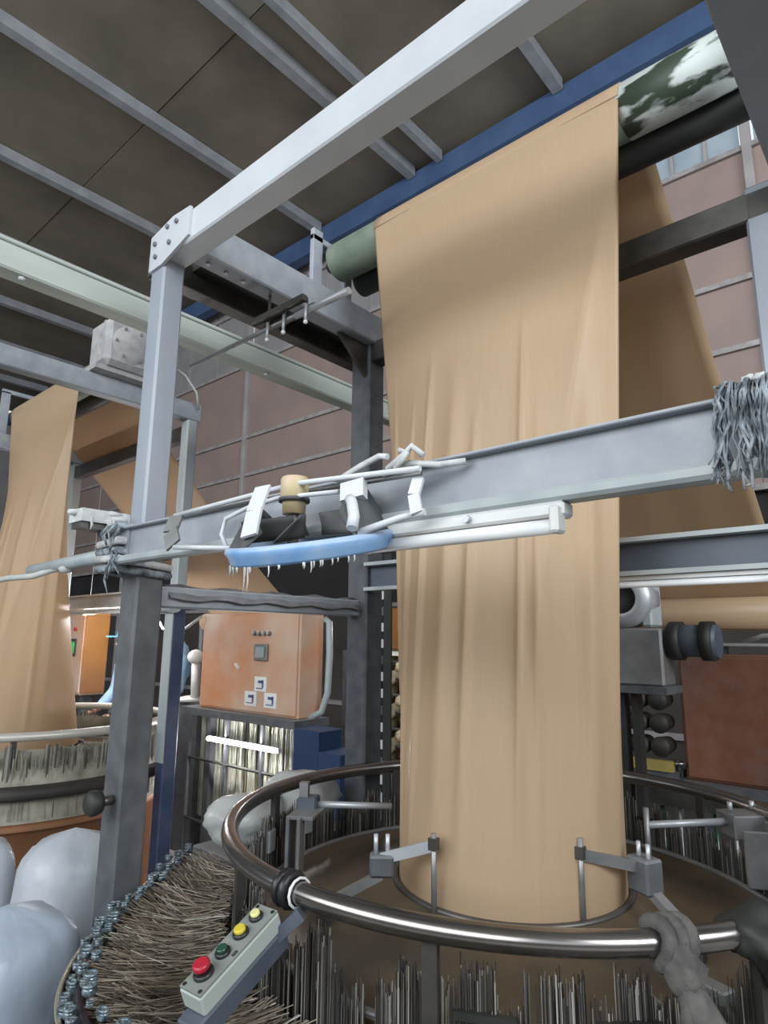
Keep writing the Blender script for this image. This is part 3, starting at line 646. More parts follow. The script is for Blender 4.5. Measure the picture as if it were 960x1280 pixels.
# torn dark side cowls standing on the rim
for (a0, a1, h) in ((R(160), R(265), .075), (R(-15), R(95), .10)):
    rows = []
    for i in range(7):
        rows.append([Vector((FX + (.165 - .05 * i / 6) * math.cos(a0 + (a1 - a0) * j / 14), FY + (.165 - .05 * i / 6) * math.sin(a0 + (a1 - a0) * j / 14),
                             FZ + .01 + h * (i / 6) * (0.35 + .65 * math.sin(math.pi * (j + 1) / 16) + .12 * math.sin(j * 2.1)))) for j in range(15)])
    MB().grid(rows).build('cowl', 'dark_mesh', t, solid=.003)
FT = Matrix.Rotation(R(9), 4, Vector((.75, -.66, 0))) @ Matrix.Rotation(R(11), 4, Vector((.66, .75, 0)))
for ch in t.children: ch.data.transform(FT)      # the fan hangs tilted
mo = MB().lathe([(0, 0), (.024, 0), (.026, .03), (.030, .034), (.030, .075), (.027, .08), (.0, .082)], (FX - .06, FY, FZ + .07), 28).build('motor', 'fan_motor', t, label='small pink and yellow motor')
MB().lathe([(.026, .026), (.033, .026), (.033, .034), (.026, .034)], (FX - .06, FY, FZ + .07), 28, True).build('motor_band', 'dark_mesh', mo)
MB().cyl((FX - .06, FY, FZ), (FX - .06, FY, FZ + .075), .012, 12).build('shaft', 'steel_mid', t)
def strap(pts, wd, th, mt='strap_white'):
    m = MB()
    for a, b in zip(pts[:-1], pts[1:]): m.bar(a, b, wd, th, (0.3, -1, .1))
    return m.build('strap', mt, t)
strap([(-1.0, .775, 1.895), (-.985, .745, 1.84), (-.965, .72, 1.785)], .035, .006)
strap([(-1.46, .86, 1.905), (-1.45, .84, 1.86), (-1.415, .83, 1.82)], .045, .006, 'steel_mid')
strap([(-.72, .92, 1.895), (-.715, .90, 1.86), (-.70, .89, 1.822)], .022, .008)
strap([(-.85, .88, 1.90), (-.84, .87, 1.862)], .05, .02)
m = MB(); m.tube([(-.84, .86, 1.862), (-.82, .845, 1.85), (-.80, .83, 1.82), (-.795, .82, 1.795)], .011, 8); m.build('elbow', 'strap_white', t)
MB().tube([(-1.47, .86, 1.905), (-1.30, .87, 1.914), (-1.0, .86, 1.918), (-.70, .90, 1.908)], .006, 8).build('stay_rod', 'strap_white', t)
MB().tube([(-1.40, .90, 1.915), (-1.1, .90, 1.912), (-.9, .90, 1.905), (-.72, .93, 1.908)], .0045, 8).build('stay_rod', 'steel_mid', t)
MB().tube([(-1.20, .84, 1.79), (-1.23, .84, 1.83), (-1.215, .84, 1.865), (-1.14, .85, 1.885), (-1.05, .855, 1.893), (-.88, .87, 1.885)], .005, 8).build('wire_loop', 'strap_white', t)
MB().tube([(-1.41, .83, 1.815), (-1.32, .83, 1.806), (-1.14, .84, 1.79)], .006, 8).build('stay_rod', 'strap_white', t)
MB().tube([(-.80, .84, 1.79), (-.74, .89, 1.818), (-.69, .9, 1.825)], .007, 8).build('stay_rod', 'strap_white', t)
for pts in ([(-.90, .88, 1.91), (-.84, .89, 1.935), (-.80, .9, 1.95), (-.78, .9, 1.945)], [(-.78, .9, 1.92), (-.74, .9, 1.94), (-.72, .9, 1.955), (-.70, .91, 1.935)], [(-.80, .91, 1.915), (-.74, .92, 1.93), (-.68, .93, 1.918), (-.64, .96, 1.925)], [(-.76, .9, 1.918), (-.73, .9, 1.945), (-.75, .9, 1.952)]):
    MB().tube(pts, .0065, 7).build('loose_wire', 'lint', t)
for k in range(34):
    a = R(random.uniform(190, 350)); p = V(FX, FY, FZ) + FT.to_3x3() @ V(.166 * math.cos(a), .166 * math.sin(a), -.02); l = random.choice([.008, .012, .02, .045 if k % 6 == 0 else .012])
    MB().tube([p, p + V(.001, 0, -l * .6), p + V(-.001, 0, -l)], [.0018, .0013, .0008], 5).build('lint_drip', 'lint', t)

# unlit tube fixture under the beam
t = thing('tube_light', (-.64, .95, 1.78), 'unlit white tube light fixed under the front beam', 'light')
MB().span((-.87, .935, 1.794), (-.44, .975, 1.820)).build('batten', 'lamp_white', t, bevel=.005)
MB().cyl((-.87, .935, 1.778), (-.452, .935, 1.778), .0125, 14).build('tube', 'white_plastic', t)
for x in (-.452, -.87):
    MB().box((x, .937, 1.789), (.016, .032, .045)).build('lamp_holder', 'lamp_white', t, bevel=.004)
MB().cyl((-.62, .935, 1.808), (-.62, .925, 1.808), .007, 10).build('screw', 'steel_light', t)

# yarn mop head hung on the beam
t = thing('yarn_mop', (-.16, .98, 1.80), 'grey cotton mop yarns draped over the front beam at right', 'mop')
m = MB(); rnd = random.Random(9)
for k in range(240):
    x = -.205 + .20 * rnd.random(); o_ = rnd.uniform(0, .022); l = rnd.uniform(.10, .15); side = -1
    pts = [(x, .99, 1.955 + o_ * .4), (x + rnd.gauss(0, .004), .965 - o_, 1.948 + o_ * .3)]
    for i in range(1, 8):
        pts.append((x + rnd.gauss(0, .0032) - .012 * (i / 7) * (x < -.185), .942 - o_ + rnd.gauss(0, .003), 1.945 - l * i / 7))
    m.tube(pts, rnd.choice([.0011, .0016, .0024]), 5)
m.build('strands', 'mop_yarn', t, kind='stuff')
m = MB()
for k in range(14): m.ball((-.215 + .20 * rnd.random(), .965 + rnd.uniform(-.02, .02), 1.955 + rnd.uniform(-.008, .008)), rnd.uniform(.004, .007), 2, amp=.8, seed=k)
for k in range(16): q_ = V(-.218 + .16 * rnd.random(), .93, 1.815 + rnd.uniform(-.01, .02)); m.tube([q_, q_ + V(rnd.gauss(0, .005), rnd.gauss(0, .004), rnd.gauss(0, .006)), q_ + V(rnd.gauss(0, .008), 0, rnd.gauss(-.004, .006))], .0009, 5)
m.build('lint', 'lint', t, kind='stuff')

# ------------------------------------------------------------------ control box on the rail
def obox(m, c, d, ax): return m.box(c, d, rot=ax)
dl = Vector((.081, -.912, -.402)).normalized(); sd = Vector((.9956, .0933, -.0117)).normalized()
nrm = sd.cross(dl); nrm = nrm if nrm.z > 0 else -nrm
AX = Matrix((dl, sd, nrm)).transposed()
cc = Vector((-1.169, .944, 1.048)) + dl * .105 + sd * .03
t = thing('control_box', cc - nrm * .08, 'grey push button box with red yellow and green buttons on the loom rail', 'control box')
LB, WB, HB = .21, .062, .04
b = obox(MB(), cc - nrm * HB / 2, (LB, WB, HB), AX).build('case', 'box_side', t, bevel=.004)
obox(MB(), cc + nrm * .0015, (LB - .004, WB - .004, .004), AX).build('face_plate', 'box_grey', b)
for sx in (-1, 1):
    for sy in (-1, 1):
        p = cc + dl * sx * (LB / 2 - .009) + sd * sy * (WB / 2 - .009); MB().cyl(p, p + nrm * .005, .004, 8).build('screw', 'black_plastic', b)
obox(MB(), cc + dl * .01 + sd * .022 + nrm * .004, (.012, .005, .003), AX).build('indicator', 'steel_dark', b)
for off, mt_, r_, h, nm in ((.066, 'red_plastic', .0165, .026, 'stop_button'), (.018, 'green_plastic', .0125, .016, 'push_button'), (-.030, 'yellow_plastic', .0135, .017, 'push_button'), (-.073, 'cream_plastic', .0115, .016, 'push_button')):
    p = cc + dl * off - sd * .003
    bt = MB().tube([p, p + nrm * .008, p + nrm * .011], [r_ + .003, r_ + .003, r_], 24).build(nm, 'black_plastic', t)
    if nm == 'stop_button': MB().tube([p + nrm * .010, p + nrm * .015, p + nrm * .019, p + nrm * h, p + nrm * (h + .003)], [.010, .012, r_, r_, r_ - .004], 28).build('cap', mt_, bt, label='red mushroom cap')
    else: MB().tube([p + nrm * .009, p + nrm * h, p + nrm * (h + .002)], [r_ - .0015, r_ - .0015, r_ - .004], 24).build('cap', mt_, bt)
m = MB(); obox(m, cc - nrm * (HB + .022) + sd * .004 + dl * .01, (LB + .03, WB - .006, .045), AX); m.build('mount', 'slate_blue', t, bevel=.004)
m = MB(); m.bar(cc - dl * (LB / 2 - .01) - nrm * .05 + sd * .02, (-1.075, .985, 1.045), .03, .025); m.build('mount_arm', 'slate_blue', t)
tie = thing('cable_tie', (-1.05, 1.0, 1.04), 'black tape and white wire tied round the chrome rail', 'tie')
ra = math.atan2(.985 - CY, -1.055 - CX)
for k, (mt_, dw) in enumerate((('black_plastic', 0), ('black_plastic', .022), ('white_plastic', .045))):
    a = R(268) + (-.035 + dw) / .83; p = V(CX + .83 * math.cos(a), CY + .83 * math.sin(a), 1.07); tn = Vector((math.cos(a), math.sin(a), 0))
    rr, r2 = (.030, .010) if k < 2 else (.029, .003)
    pts = [p + tn * rr * math.cos(R(x)) + V(0, 0, rr * math.sin(R(x))) for x in range(0, 360, 30)]
    MB().tube(pts, r2, 8, closed=True).build('wrap', mt_, tie)

# rag tied round the rail
t = thing('knotted_rag', (-.47, 1.33, .80), 'grey cotton rag knotted round the chrome rail', 'rag')
a = math.atan2(1.335 - CY, -.49 - CX); pr = V(CX + .83 * math.cos(a), CY + .83 * math.sin(a), 1.07); tn = Vector((math.cos(a), math.sin(a), 0)); tg = Vector((-tn.y, tn.x, 0))
for dt in (-.022, .0, .02):
    pts = [pr + tg * (dt + .006 * math.sin(R(2 * x))) + tn * .034 * math.cos(R(x)) + V(0, 0, .034 * math.sin(R(x))) for x in range(0, 360, 24)]
    MB().tube(pts, .014, 10, closed=True).build('loop', 'rag', t)
MB().ball(pr + tn * .035 + V(0, 0, -.03), .034, 3, (1, 1, 1.2), .35, 2.2, 3).build('knot', 'rag', t)
for (ang, l, r_) in ((-.25, .26, .024), (.25, .30, .028), (.7, .26, .018)):
    pts = [pr + tn * (.045 + .012 * i) + tg * (ang * .022 * i) + V(0, 0, -.04 - l * i / 7) for i in range(8)]
    m = MB(); m.tube(pts, [r_ * (.7 + .5 * math.sin(i * .5 + ang)) for i in range(8)], 10)
    m.v = [v + Vector((noise.noise(v * 22), noise.noise(v * 22 + V(5, 1, 2)), 0)) * .012 for v in m.v]
    m.build('tail', 'rag', t)

# black cloth bundled on the rail at the right edge
a = R(-27); pr = V(CX + .83 * math.cos(a), CY + .83 * math.sin(a), 1.07)
t = thing('black_cloth', pr, 'black cloth bundled over the chrome rail at the right edge', 'cloth')
MB().ball(pr + V(.01, 0, -.005), .052, 3, (1.2, 1.2, .85), .45, 1.8, 6).build('bundle', 'black_rubber', t)
MB().ball(pr + V(.05, .03, -.05), .045, 3, (1.1, 1.0, 1.3), .5, 2.0, 9).build('fold', 'black_rubber', t)
# ------------------------------------------------------------------ sacks and bags
def sack(name, c, wx, wy, h, mt_, lab, seed, cat='sack', group='full plastic sacks beside the left loom', tie_top=True):
    n, rows = 48, []
    for i in range(22):
        q = i / 21; z = c[2] + h * (q if q < .9 else .9 + (q - .9) * 1.0)
        k = (min(1, q / .06) ** .5 * .12 + .88) * (1 - .16 * q ** 2) if q < .80 else .90 * max(.0, 1 - ((q - .80) / .20) ** 2.6) ** .5 + .002
        row = []
        for j in range(n):
            a = 2 * math.pi * j / n
            rr = 1 + .10 * noise.noise(Vector((math.cos(a) * 1.3, math.sin(a) * 1.3, q * 2.2 + seed))) + .10 * abs(noise.noise(Vector((math.cos(a) * 2.6, math.sin(a) * 3.5, q * 5 + seed * 2))))
            sq = (abs(math.cos(a)) ** 2.6 + abs(math.sin(a)) ** 2.6) ** (-1 / 2.6)
            row.append(Vector((c[0] + wx * k * rr * sq * math.cos(a), c[1] + wy * k * rr * sq * math.sin(a), z + .05 * noise.noise(Vector((k * math.cos(a) * 2, k * math.sin(a) * 2, seed))) * max(0, q - .4))))
        rows.append(row)
    m = MB(); m.grid(rows, True); n0 = len(m.v)
    m.v += [Vector((c[0], c[1], c[2] + h * 1.0 + .03 * noise.noise(Vector((0, 0, seed))))), Vector((c[0], c[1], c[2] + .002))]
    m.f += [((21) * n + j, 21 * n + (j + 1) % n, n0) for j in range(n)] + [((j + 1) % n, j, n0 + 1) for j in range(n)]; m.sm += [True] * (2 * n)
    return m.build(name, mt_, None, lab, cat, group)
sack('plastic_sack', (-2.60, 1.205, 0), .20, .20, .88, 'sack_white', 'tall full white sack standing beside the dark front post', 1.3)
sack('plastic_sack', (-2.10, .80, 0), .215, .21, .845, 'sack_blue', 'bluish white sack nearest the photographer in the lower left corner', 4.7)
sack('plastic_sack', (-2.93, 1.02, 0), .11, .11, .84, 'sack_white', 'narrow pale sack cut off by the left picture edge', 7.7)

def loosebag(c, r, sc, mt_, lab, seed, parent=None):
    m = MB().ball(c, r, 4, sc, .22, 1.35, seed)
    return m.build('plastic_bag', mt_, parent, lab, 'bag', 'plastic bags lying on the loom edge')
loosebag((-2.08, 1.60, .935), .135, (.95, 1.15, .66), 'clear_bag', 'crumpled clear plastic bag lying nearest the loom rail', 2.0)
loosebag((-2.09, 1.88, .95), .145, (.95, 1.2, .72), 'clear_bag', 'pale plastic bag with blue edge leaning by the rear post', 5.0)

bs = thing('bag_stand', (-2.08, 1.74, 0), 'dark low stand under the plastic bags beside the rear post', 'stand')
MB().span((-2.22, 1.47, .80), (-1.955, 2.06, .84)).build('top', 'dark_post', bs, bevel=.004)
for x, y in ((-2.2, 1.49), (-1.98, 1.49), (-2.2, 2.03), (-1.98, 2.03)): MB().span((x - .015, y - .015, 0), (x + .015, y + .015, .80)).build('leg', 'dark_post', bs)
MB().span((-2.2, 1.49, .35), (-1.98, 2.03, .37)).build('shelf', 'dark_post', bs)
# black hand wheel on the front post
t = thing('hand_wheel', (-1.96, 1.0, 1.12), 'round black knob on the front post above the sacks', 'knob')
MB().lathe([(0, 0), (.032, 0), (.036, -.012), (.036, -.03), (.028, -.04), (0, -.042)], (-1.985, .985, 1.11), 24, axis='Y').build('knob_body', 'black_rubber', t)
MB().cyl((-1.985, .98, 1.11), (-1.985, 1.03, 1.11), .014, 10).build('stem', 'steel_dark', t)

# ------------------------------------------------------------------ background: control cabinets
def cabinet(x0, x1, y0, y1, z0, z1, mt_, lab, near):
    t = thing('control_cabinet', ((x0 + x1) / 2, (y0 + y1) / 2, z0), lab, 'cabinet', 'painted steel control cabinets')
    MB().span((x0, y0 + .012, z0), (x1, y1, z1)).build('body', mt_, t, bevel=.008)
    MB().span((x0 + .015, y0, z0 + .015), (x1 - .015, y0 + .014, z1 - .015)).build('door', mt_, t, bevel=.005)
    return t
c1 = cabinet(-4.27, -3.17, 2.80, 3.02, 1.09, 1.77, 'orange_paint', 'dusty orange control cabinet with white stickers behind the front post', True)
for k in range(4):
    x = -3.62 + .052 * k; MB().cyl((x, 2.80, 1.625), (x, 2.775, 1.625), .014, 12).build('knob', 'steel_mid', c1)
    MB().box((x, 2.774, 1.632), (.006, .006, .02)).build('knob_pointer', 'white_plastic', c1)
mt = MB().box((-3.54, 2.79, 1.50), (.14, .02, .11)).build('meter', 'steel_mid', c1, bevel=.004)
MB().box((-3.54, 2.778, 1.50), (.09, .006, .07)).build('dial', 'pale_post', mt)
MB().box((-3.80, 2.79, 1.40), (.05, .02, .012), rot=Matrix.Rotation(.7, 3, 'Y')).build('latch', 'white_plastic', c1)
for x, z in ((-3.54, 1.29), (-3.64, 1.19), (-3.43, 1.19)):
    s_ = MB().box((x, 2.797, z), (.125, .006, .095)).build('sticker', 'sticker', c1)
    m = MB(); m.box((x + .005, 2.793, z + .015), (.05, .004, .018)); m.box((x + .028, 2.793, z + .002), (.014, .004, .05)); m.box((x - .005, 2.793, z - .028), (.07, .004, .006)); m.build('sticker_mark', 'sticker_blue', s_)
# pipework down the side of the cabinet
MB().tube([(-3.12, 2.98, 1.72), (-3.08, 2.98, 1.70), (-3.07, 2.98, 1.5), (-3.08, 2.98, 1.25), (-3.12, 2.97, 1.13), (-3.2, 2.9, 1.08)], .022, 10).build('hose', 'pale_post', c1)
for x in (-4.2, -3.24): MB().span((x - .03, 2.86, 0), (x + .03, 2.96, 1.09)).build('leg', 'dark_post', c1)
MB().span((-4.40, 2.74, 1.04), (-3.12, 3.04, 1.09)).build('shelf', 'dark_post', c1)

c2 = cabinet(-7.4, -6.08, 2.72, 2.96, 1.06, 1.89, 'orange_paint', 'orange cabinet with small green label at far left behind the fabric', False)
MB().span((-6.078, 2.73, 1.08), (-6.068, 2.95, 1.87)).build('side_panel', 'brown_door', c2)
g = MB().box((-6.28, 2.712, 1.49), (.13, .012, .16)).build('label_plate', 'steel_dark', c2); MB().box((-6.28, 2.704, 1.49), (.09, .008, .11)).build('green_label', 'sticker_green', g)
s_ = MB().box((-6.30, 2.714, 1.23), (.14, .01, .12)).build('sticker', 'sticker', c2); MB().box((-6.29, 2.707, 1.23), (.05, .006, .05)).build('sticker_mark', 'sticker_blue', s_)
MB().cyl((-6.25, 2.72, 1.66), (-6.25, 2.70, 1.66), .018, 10).build('indicator', 'red_plastic', c2)
for x in (-7.2, -6.2): MB().span((x - .03, 2.8, 0), (x + .03, 2.9, 1.06)).build('leg', 'dark_post', c2)

c3 = cabinet(-1.18, -.25, 3.86, 4.12, .86, 1.53, 'rust_paint', 'large rust red control cabinet behind the loom at right', True)
for x in (-1.1, -.35): MB().span((x - .03, 3.92, 0), (x + .03, 4.02, .86)).build('leg', 'dark_post', c3)
MB().span((-1.19, 3.80, .80), (-.1, 4.15, .86)).build('shelf', 'dark_post', c3)

c4 = cabinet(-3.95, -3.25, 4.25, 4.5, 1.50, 1.86, 'brown_door', 'brown cabinet high up beside the rear post', True)
for x in (-3.93, -3.27): MB().span((x - .02, 4.36, 0), (x + .02, 4.40, 1.50)).build('leg', 'dark_post', c4)

# ------------------------------------------------------------------ creel yarn curtain below the orange cabinet
t = thing('yarn_creel', (-3.85, 2.9, 0), 'creel of pale vertical yarns below the orange cabinet', 'creel')
m = MB(); rnd = random.Random(21)
for k in range(230):
    x = -4.40 + 1.25 * rnd.random(); y = 2.95 + rnd.uniform(-.05, .06)
    m.bar((x, y, .30), (x + rnd.gauss(0, .012), y, 1.03), rnd.choice([.004, .006, .009]), .004, (0, 1, 0))
m.build('yarns', 'yarn_white', t, kind='stuff')
for z in (1.03, .72, .30): MB().cyl((-4.42, 2.84, z), (-3.15, 2.84, z), .010, 8).build('guide_bar', 'black_rubber', t)
for x in (-4.42, -3.95, -3.55, -3.15): MB().span((x - .012, 2.83, 0), (x + .012, 2.855, 1.04)).build('upright', 'dark_post', t)
MB().span((-4.40, 3.04, .05), (-3.18, 3.06, .62)).build('back_board', 'yellow_dull', t)
t = thing('tube_light', (-3.8, 3.1, .9), 'lit fluorescent tube fixed in front of the creel yarns', 'light', 'lit tube lights')
MB().cyl((-4.10, 2.79, .885), (-3.36, 2.79, .885), .013, 12).build('tube', 'lamp_lit', t)
MB().span((-4.12, 2.805, .87), (-3.34, 2.828, .90)).build('batten', 'lamp_white', t)
t = thing('tube_light', (-5.1, 2.62, 1.80), 'lit fluorescent tube behind the left fabric and front post', 'light', 'lit tube lights')
MB().cyl((-5.85, 2.60, 1.80), (-4.55, 2.60, 1.815), .018, 12).build('tube', 'lamp_lit', t)
MB().span((-5.88, 2.60, 1.825), (-4.52, 2.65, 1.855)).build('batten', 'lamp_white', t)
for x in (-5.8, -4.6): MB().cyl((x, 2.62, 1.85), (x, 2.62, 3.0), .003, 6).build('hanger_wire', 'cable', t)
t = thing('pendant_lamp', (-3.15, 3.6, 1.78), 'small lit lamp under the rail beside the rear post', 'light')
MB().lathe([(0, .02), (.05, .015), (.055, 0), (.04, -.012), (0, -.018)], (-3.06, 3.35, 1.76), 20).build('lens', 'lamp_lit', t)
MB().lathe([(.058, 0), (.05, .03), (0, .04)], (-3.06, 3.35, 1.765), 20).build('shade', 'dark_post', t)
MB().cyl((-3.06, 3.35, 1.80), (-3.06, 3.44, 1.82), .010, 6).build('arm', 'black_rubber', t)
MB().cyl((-3.06, 3.44, 0), (-3.06, 3.44, 1.83), .014, 8).build('pole', 'black_rubber', t)

# stepped navy box
t = thing('stepped_box', (-2.9, 2.75, .8), 'dark blue stepped steel box right of the yarn creel', 'box')
MB().span((-3.08, 2.70, .55), (-2.86, 2.90, 1.06)).build('tall_section', 'blue_box', t, bevel=.006)
MB().span((-2.86, 2.70, .55), (-2.68, 2.90, .95)).build('short_section', 'blue_box', t, bevel=.006)
MB().span((-3.06, 2.72, 0), (-2.70, 2.88, .55)).build('stand', 'dark_post', t)

# bobbins on the rear creel rack
rk = thing('bobbin_rack', (-3.2, 4.0, 0), 'dark creel rack of bobbins behind the rear post', 'rack')
for x in (-3.72, -2.62): MB().span((x - .02, 3.78, 0), (x + .02, 3.84, 1.50)).build('upright', 'dark_post', rk)
for k in range(9): MB().cyl((-3.72, 3.90, .42 + .125 * k), (-2.62, 3.90, .42 + .125 * k), .012, 8).build('shelf_bar', 'dark_post', rk)
MB().span((-3.74, 3.80, 1.47), (-2.60, 4.0, 1.50)).build('top_rail', 'lamp_white', rk)
MB().span((-3.74, 4.10, 0), (-2.60, 4.12, 1.50)).build('back_sheet', 'brown_drum', rk)
bsrc = None
ORD = ['lowest', 'second lowest', 'third lowest', 'fourth lowest', 'middle', 'fourth highest', 'third highest', 'second highest', 'topmost']
for r_ in range(9):
    for k in range(5):
        p = V(-3.58 + .21 * k + .05 * (r_ % 2), 3.90, .42 + .125 * r_)
        if bsrc is None:
            m = MB(); m.lathe([(0, -.13), (.022, -.13), (.024, -.11), (.042, -.10), (.046, .05), (.040, .09), (.022, .10), (.02, .12), (0, .12)], (0, 0, 0), 14, axis='Y')
            tilt = Matrix.Rotation(.35, 3, 'X'); m.v = [tilt @ v + p for v in m.v]
            bsrc = m.build('yarn_bobbin', 'bobbin', None, 'pale yarn bobbin in the %s row of the rear creel rack' % ORD[r_], 'bobbin', 'bobbins on the rear creel rack', origin=p)
        else:
            o = inst(bsrc, 'yarn_bobbin', p); tag(o, 'pale yarn bobbin in the %s row of the rear creel rack' % ORD[r_], 'bobbin', 'bobbins on the rear creel rack')

# slotted angle post next to the rear post
t = thing('slotted_post', (-2.27, 2.62, 0), 'black slotted angle post between the rear post and the fabric', 'post')
MB().span((-2.27, 2.60, 0), (-2.22, 2.61, 2.05)).build('flange', 'black_rubber', t)
MB().span((-2.30, 2.60, 0), (-2.29, 2.65, 2.05)).build('flange', 'dark_post', t)
for k in range(15): MB().span((-2.285, 2.598, .7 + .085 * k), (-2.272, 2.606, .745 + .085 * k)).build('slot', 'lamp_white' if k % 3 else 'dark_post', t)
t = thing('blue_board', (-2.15, 2.75, .75), 'narrow dark blue board edge left of the fabric', 'board')
MB().span((-2.24, 2.78, 0), (-2.10, 2.80, 1.36)).build('board', 'blue_box', t)
MB().span((-2.22, 2.775, 1.36), (-2.12, 2.805, 1.38)).build('top_edge', 'dark_post', t)

# ------------------------------------------------------------------ right background: winder drive, reels, tray
t = thing('winder_drive', (-1.05, 3.0, 0), 'grey winder drive with round motor housing beside the fabric', 'machine')
MB().span((-1.20, 2.97, 1.40), (-.965, 3.13, 1.655)).build('gear_box', 'steel_mid', t, bevel=.01)
for x in (-1.18, -1.12): MB().span((x - .015, 3.02, 0), (x + .015, 3.08, 1.40)).build('leg', 'black_rubber', t)
MB().span((-1.22, 2.94, 1.37), (-.95, 3.16, 1.40)).build('bed_plate', 'dark_post', t)
MB().lathe([(.07, -.03), (.085, -.035), (.125, -.02), (.135, 0), (.13, .12), (.0, .12)], (-1.13, 2.98, 1.79), 36, axis='Y').build('motor_housing', 'steel_light', t)
MB().lathe([(0, -.01), (.07, -.01), (.07, -.03)], (-1.13, 2.98, 1.79), 28, axis='Y').build('fan_grille', 'black_rubber', t)
MB().box((-1.03, 3.06, 1.79), (.05, .14, .26)).build('cover', 'pale_post', t, bevel=.01)
for x in (-.95, -.82):
    MB().cyl((x, 3.06, 1.60), (x + .05, 3.06, 1.60), .085, 28).build('pulley', 'black_rubber', t)
MB().cyl((-.965, 3.06, 1.60), (-.755, 3.06, 1.60), .07, 24).build('drive_shaft', 'slate_blue', t)
t = thing('wire_tray', (-.7, 3.6, 1.5), 'pale cable tray edge above the rust red cabinet', 'tray')
MB().span((-1.05, 3.90, 1.575), (-.28, 4.0, 1.59)).build('tray', 'lamp_white', t)
MB().tube([(-.85, 3.92, 1.595), (-.75, 3.92, 1.63), (-.55, 3.94, 1.635), (-.3, 3.94, 1.61)], .012, 8).build('cable', 'cable', t)
for x in (-.95, -.35): MB().span((x - .015, 3.93, 1.53), (x + .015, 3.97, 1.575)).build('foot', 'dark_post', t)
for k in range(9):
    x, z = -1.52 + .115 * (k % 3), 1.02 + .125 * (k // 3)
    m = MB(); m.lathe([(0, -.09), (.05, -.09), (.055, -.07), (.045, .06), (.03, .08), (0, .08)], (x, 3.90, z), 16, axis='Y')
    m.build('brown_reel', 'dark_drum', None, 'dark brown yarn reel left of the rust red cabinet, %s row, %s' % (('bottom', 'middle', 'top')[k // 3], ('leftmost', 'middle one', 'rightmost')[k % 3]), 'reel', 'dark reels left of the rust red cabinet')
t = thing('reel_shelf', (-1.4, 3.8, .8), 'dull yellow strip and dark shelf below the brown reels', 'shelf')
MB().span((-1.62, 3.78, .90), (-1.22, 3.82, .955)).build('yellow_strip', 'yellow_dull', t)
MB().span((-1.64, 3.80, .86), (-1.2, 4.0, .90)).build('shelf_board', 'dark_post', t)
for x in (-1.62, -1.22): MB().span((x - .015, 3.84, 0), (x + .015, 3.87, .86)).build('leg', 'dark_post', t)
t = thing('pull_knob', (-1.19, 3.84, .93), 'bright metal ring knob at the rust red cabinet corner', 'knob')
MB().torus((-1.205, 3.84, .945), .03, .010, 20, 8).build('ring', 'chrome', t)
MB().cyl((-1.205, 3.84, .87), (-1.205, 3.84, .95), .012, 8).build('stem', 'black_rubber', t)
# rear creel of the near loom: dark rods behind the rail at right
t = thing('rear_creel', (-.9, 3.2, 0), 'dark creel rods behind the chrome rail at right', 'creel')
MB().span((-1.6, 3.20, .86), (.1, 3.26, .93)).build('top_bar', 'steel_dark', t)
for k in range(22): MB().cyl((-1.55 + .075 * k, 3.23, .25), (-1.55 + .075 * k, 3.23, .87), .009, 6).build('rod', 'green_plastic' if k % 3 == 0 else 'steel_mid', t)
MB().span((-1.6, 3.20, .20), (.1, 3.26, .26)).build('bottom_bar', 'steel_dark', t)
for x in (-1.58, .08): MB().span((x - .02, 3.2, 0), (x + .02, 3.26, .9)).build('upright', 'steel_dark', t)

# hanging blue cloth and white fan beside the orange cabinet
t = thing('table_fan', (-4.75, 2.95, 1.1), 'white appliance arm draped with a blue plastic bag left of the orange cabinet', 'fan')
MB().span((-4.85, 2.92, 0), (-4.45, 3.02, 1.10)).build('stand', 'dark_post', t)
MB().lathe([(0, 0), (.11, 0), (.11, .02), (.03, .04), (0, .04)], (-4.62, 2.95, 1.10), 20).build('base', 'white_plastic', t)
MB().cyl((-4.55, 2.95, 1.12), (-4.57, 2.95, 1.40), .03, 12).build('neck', 'white_plastic', t)
MB().ball((-4.57, 2.95, 1.44), .075, 2, (1.1, .8, .8)).build('head', 'white_plastic', t)
MB().ball((-4.78, 2.93, 1.36), .17, 3, (.5, .5, 1.15), .4, 2.2, 3).build('bag', 'bag_blue', t, label='blue plastic bag')

# ------------------------------------------------------------------ worker behind the post
def skin_mesh(name, verts, edges, radii, mt_, parent, root=0, sub=2):
    me = bpy.data.meshes.new(name); org = LOC[parent.name]
    me.from_pydata([Vector(v) for v in verts], edges, []); o = bpy.data.objects.new(name, me); COL.objects.link(o); o.parent = parent; LOC[o.name] = org
    md = o.modifiers.new('skin', 'SKIN')
    if not me.skin_vertices: me.skin_vertices.new()
    for i, r_ in enumerate(radii):
        rr = r_ if isinstance(r_, tuple) else (r_, r_); me.skin_vertices[0].data[i].radius = rr; me.skin_vertices[0].data[i].use_root = (i == root)
    md.use_smooth_shade = True
    s_ = o.modifiers.new('sub', 'SUBSURF'); s_.levels = sub; s_.render_levels = sub
    me.materials.append(MT[mt_]); return o
pw = thing('person', (-5.78, 3.05, 0), 'worker in light blue shirt and blue cap standing mostly behind the front post', 'person')
sv = [(0, 0, .90), (0, 0, 1.05), (0, 0, 1.22), (0, -.005, 1.34), (-.03, -.01, 1.41), (-.05, -.015, 1.50), (-.055, -.02, 1.57),
      (-.17, 0, 1.33), (-.22, -.02, 1.10), (-.19, -.18, .95), (-.18, -.24, .93), (.17, 0, 1.33), (.22, -.02, 1.10), (.19, -.18, .95), (.18, -.24, .93),
      (-.09, 0, .82), (-.10, -.01, .47), (-.10, .02, .08), (-.10, -.12, .035), (.09, 0, .82), (.10, -.01, .47), (.10, .02, .08), (.10, -.12, .035)]
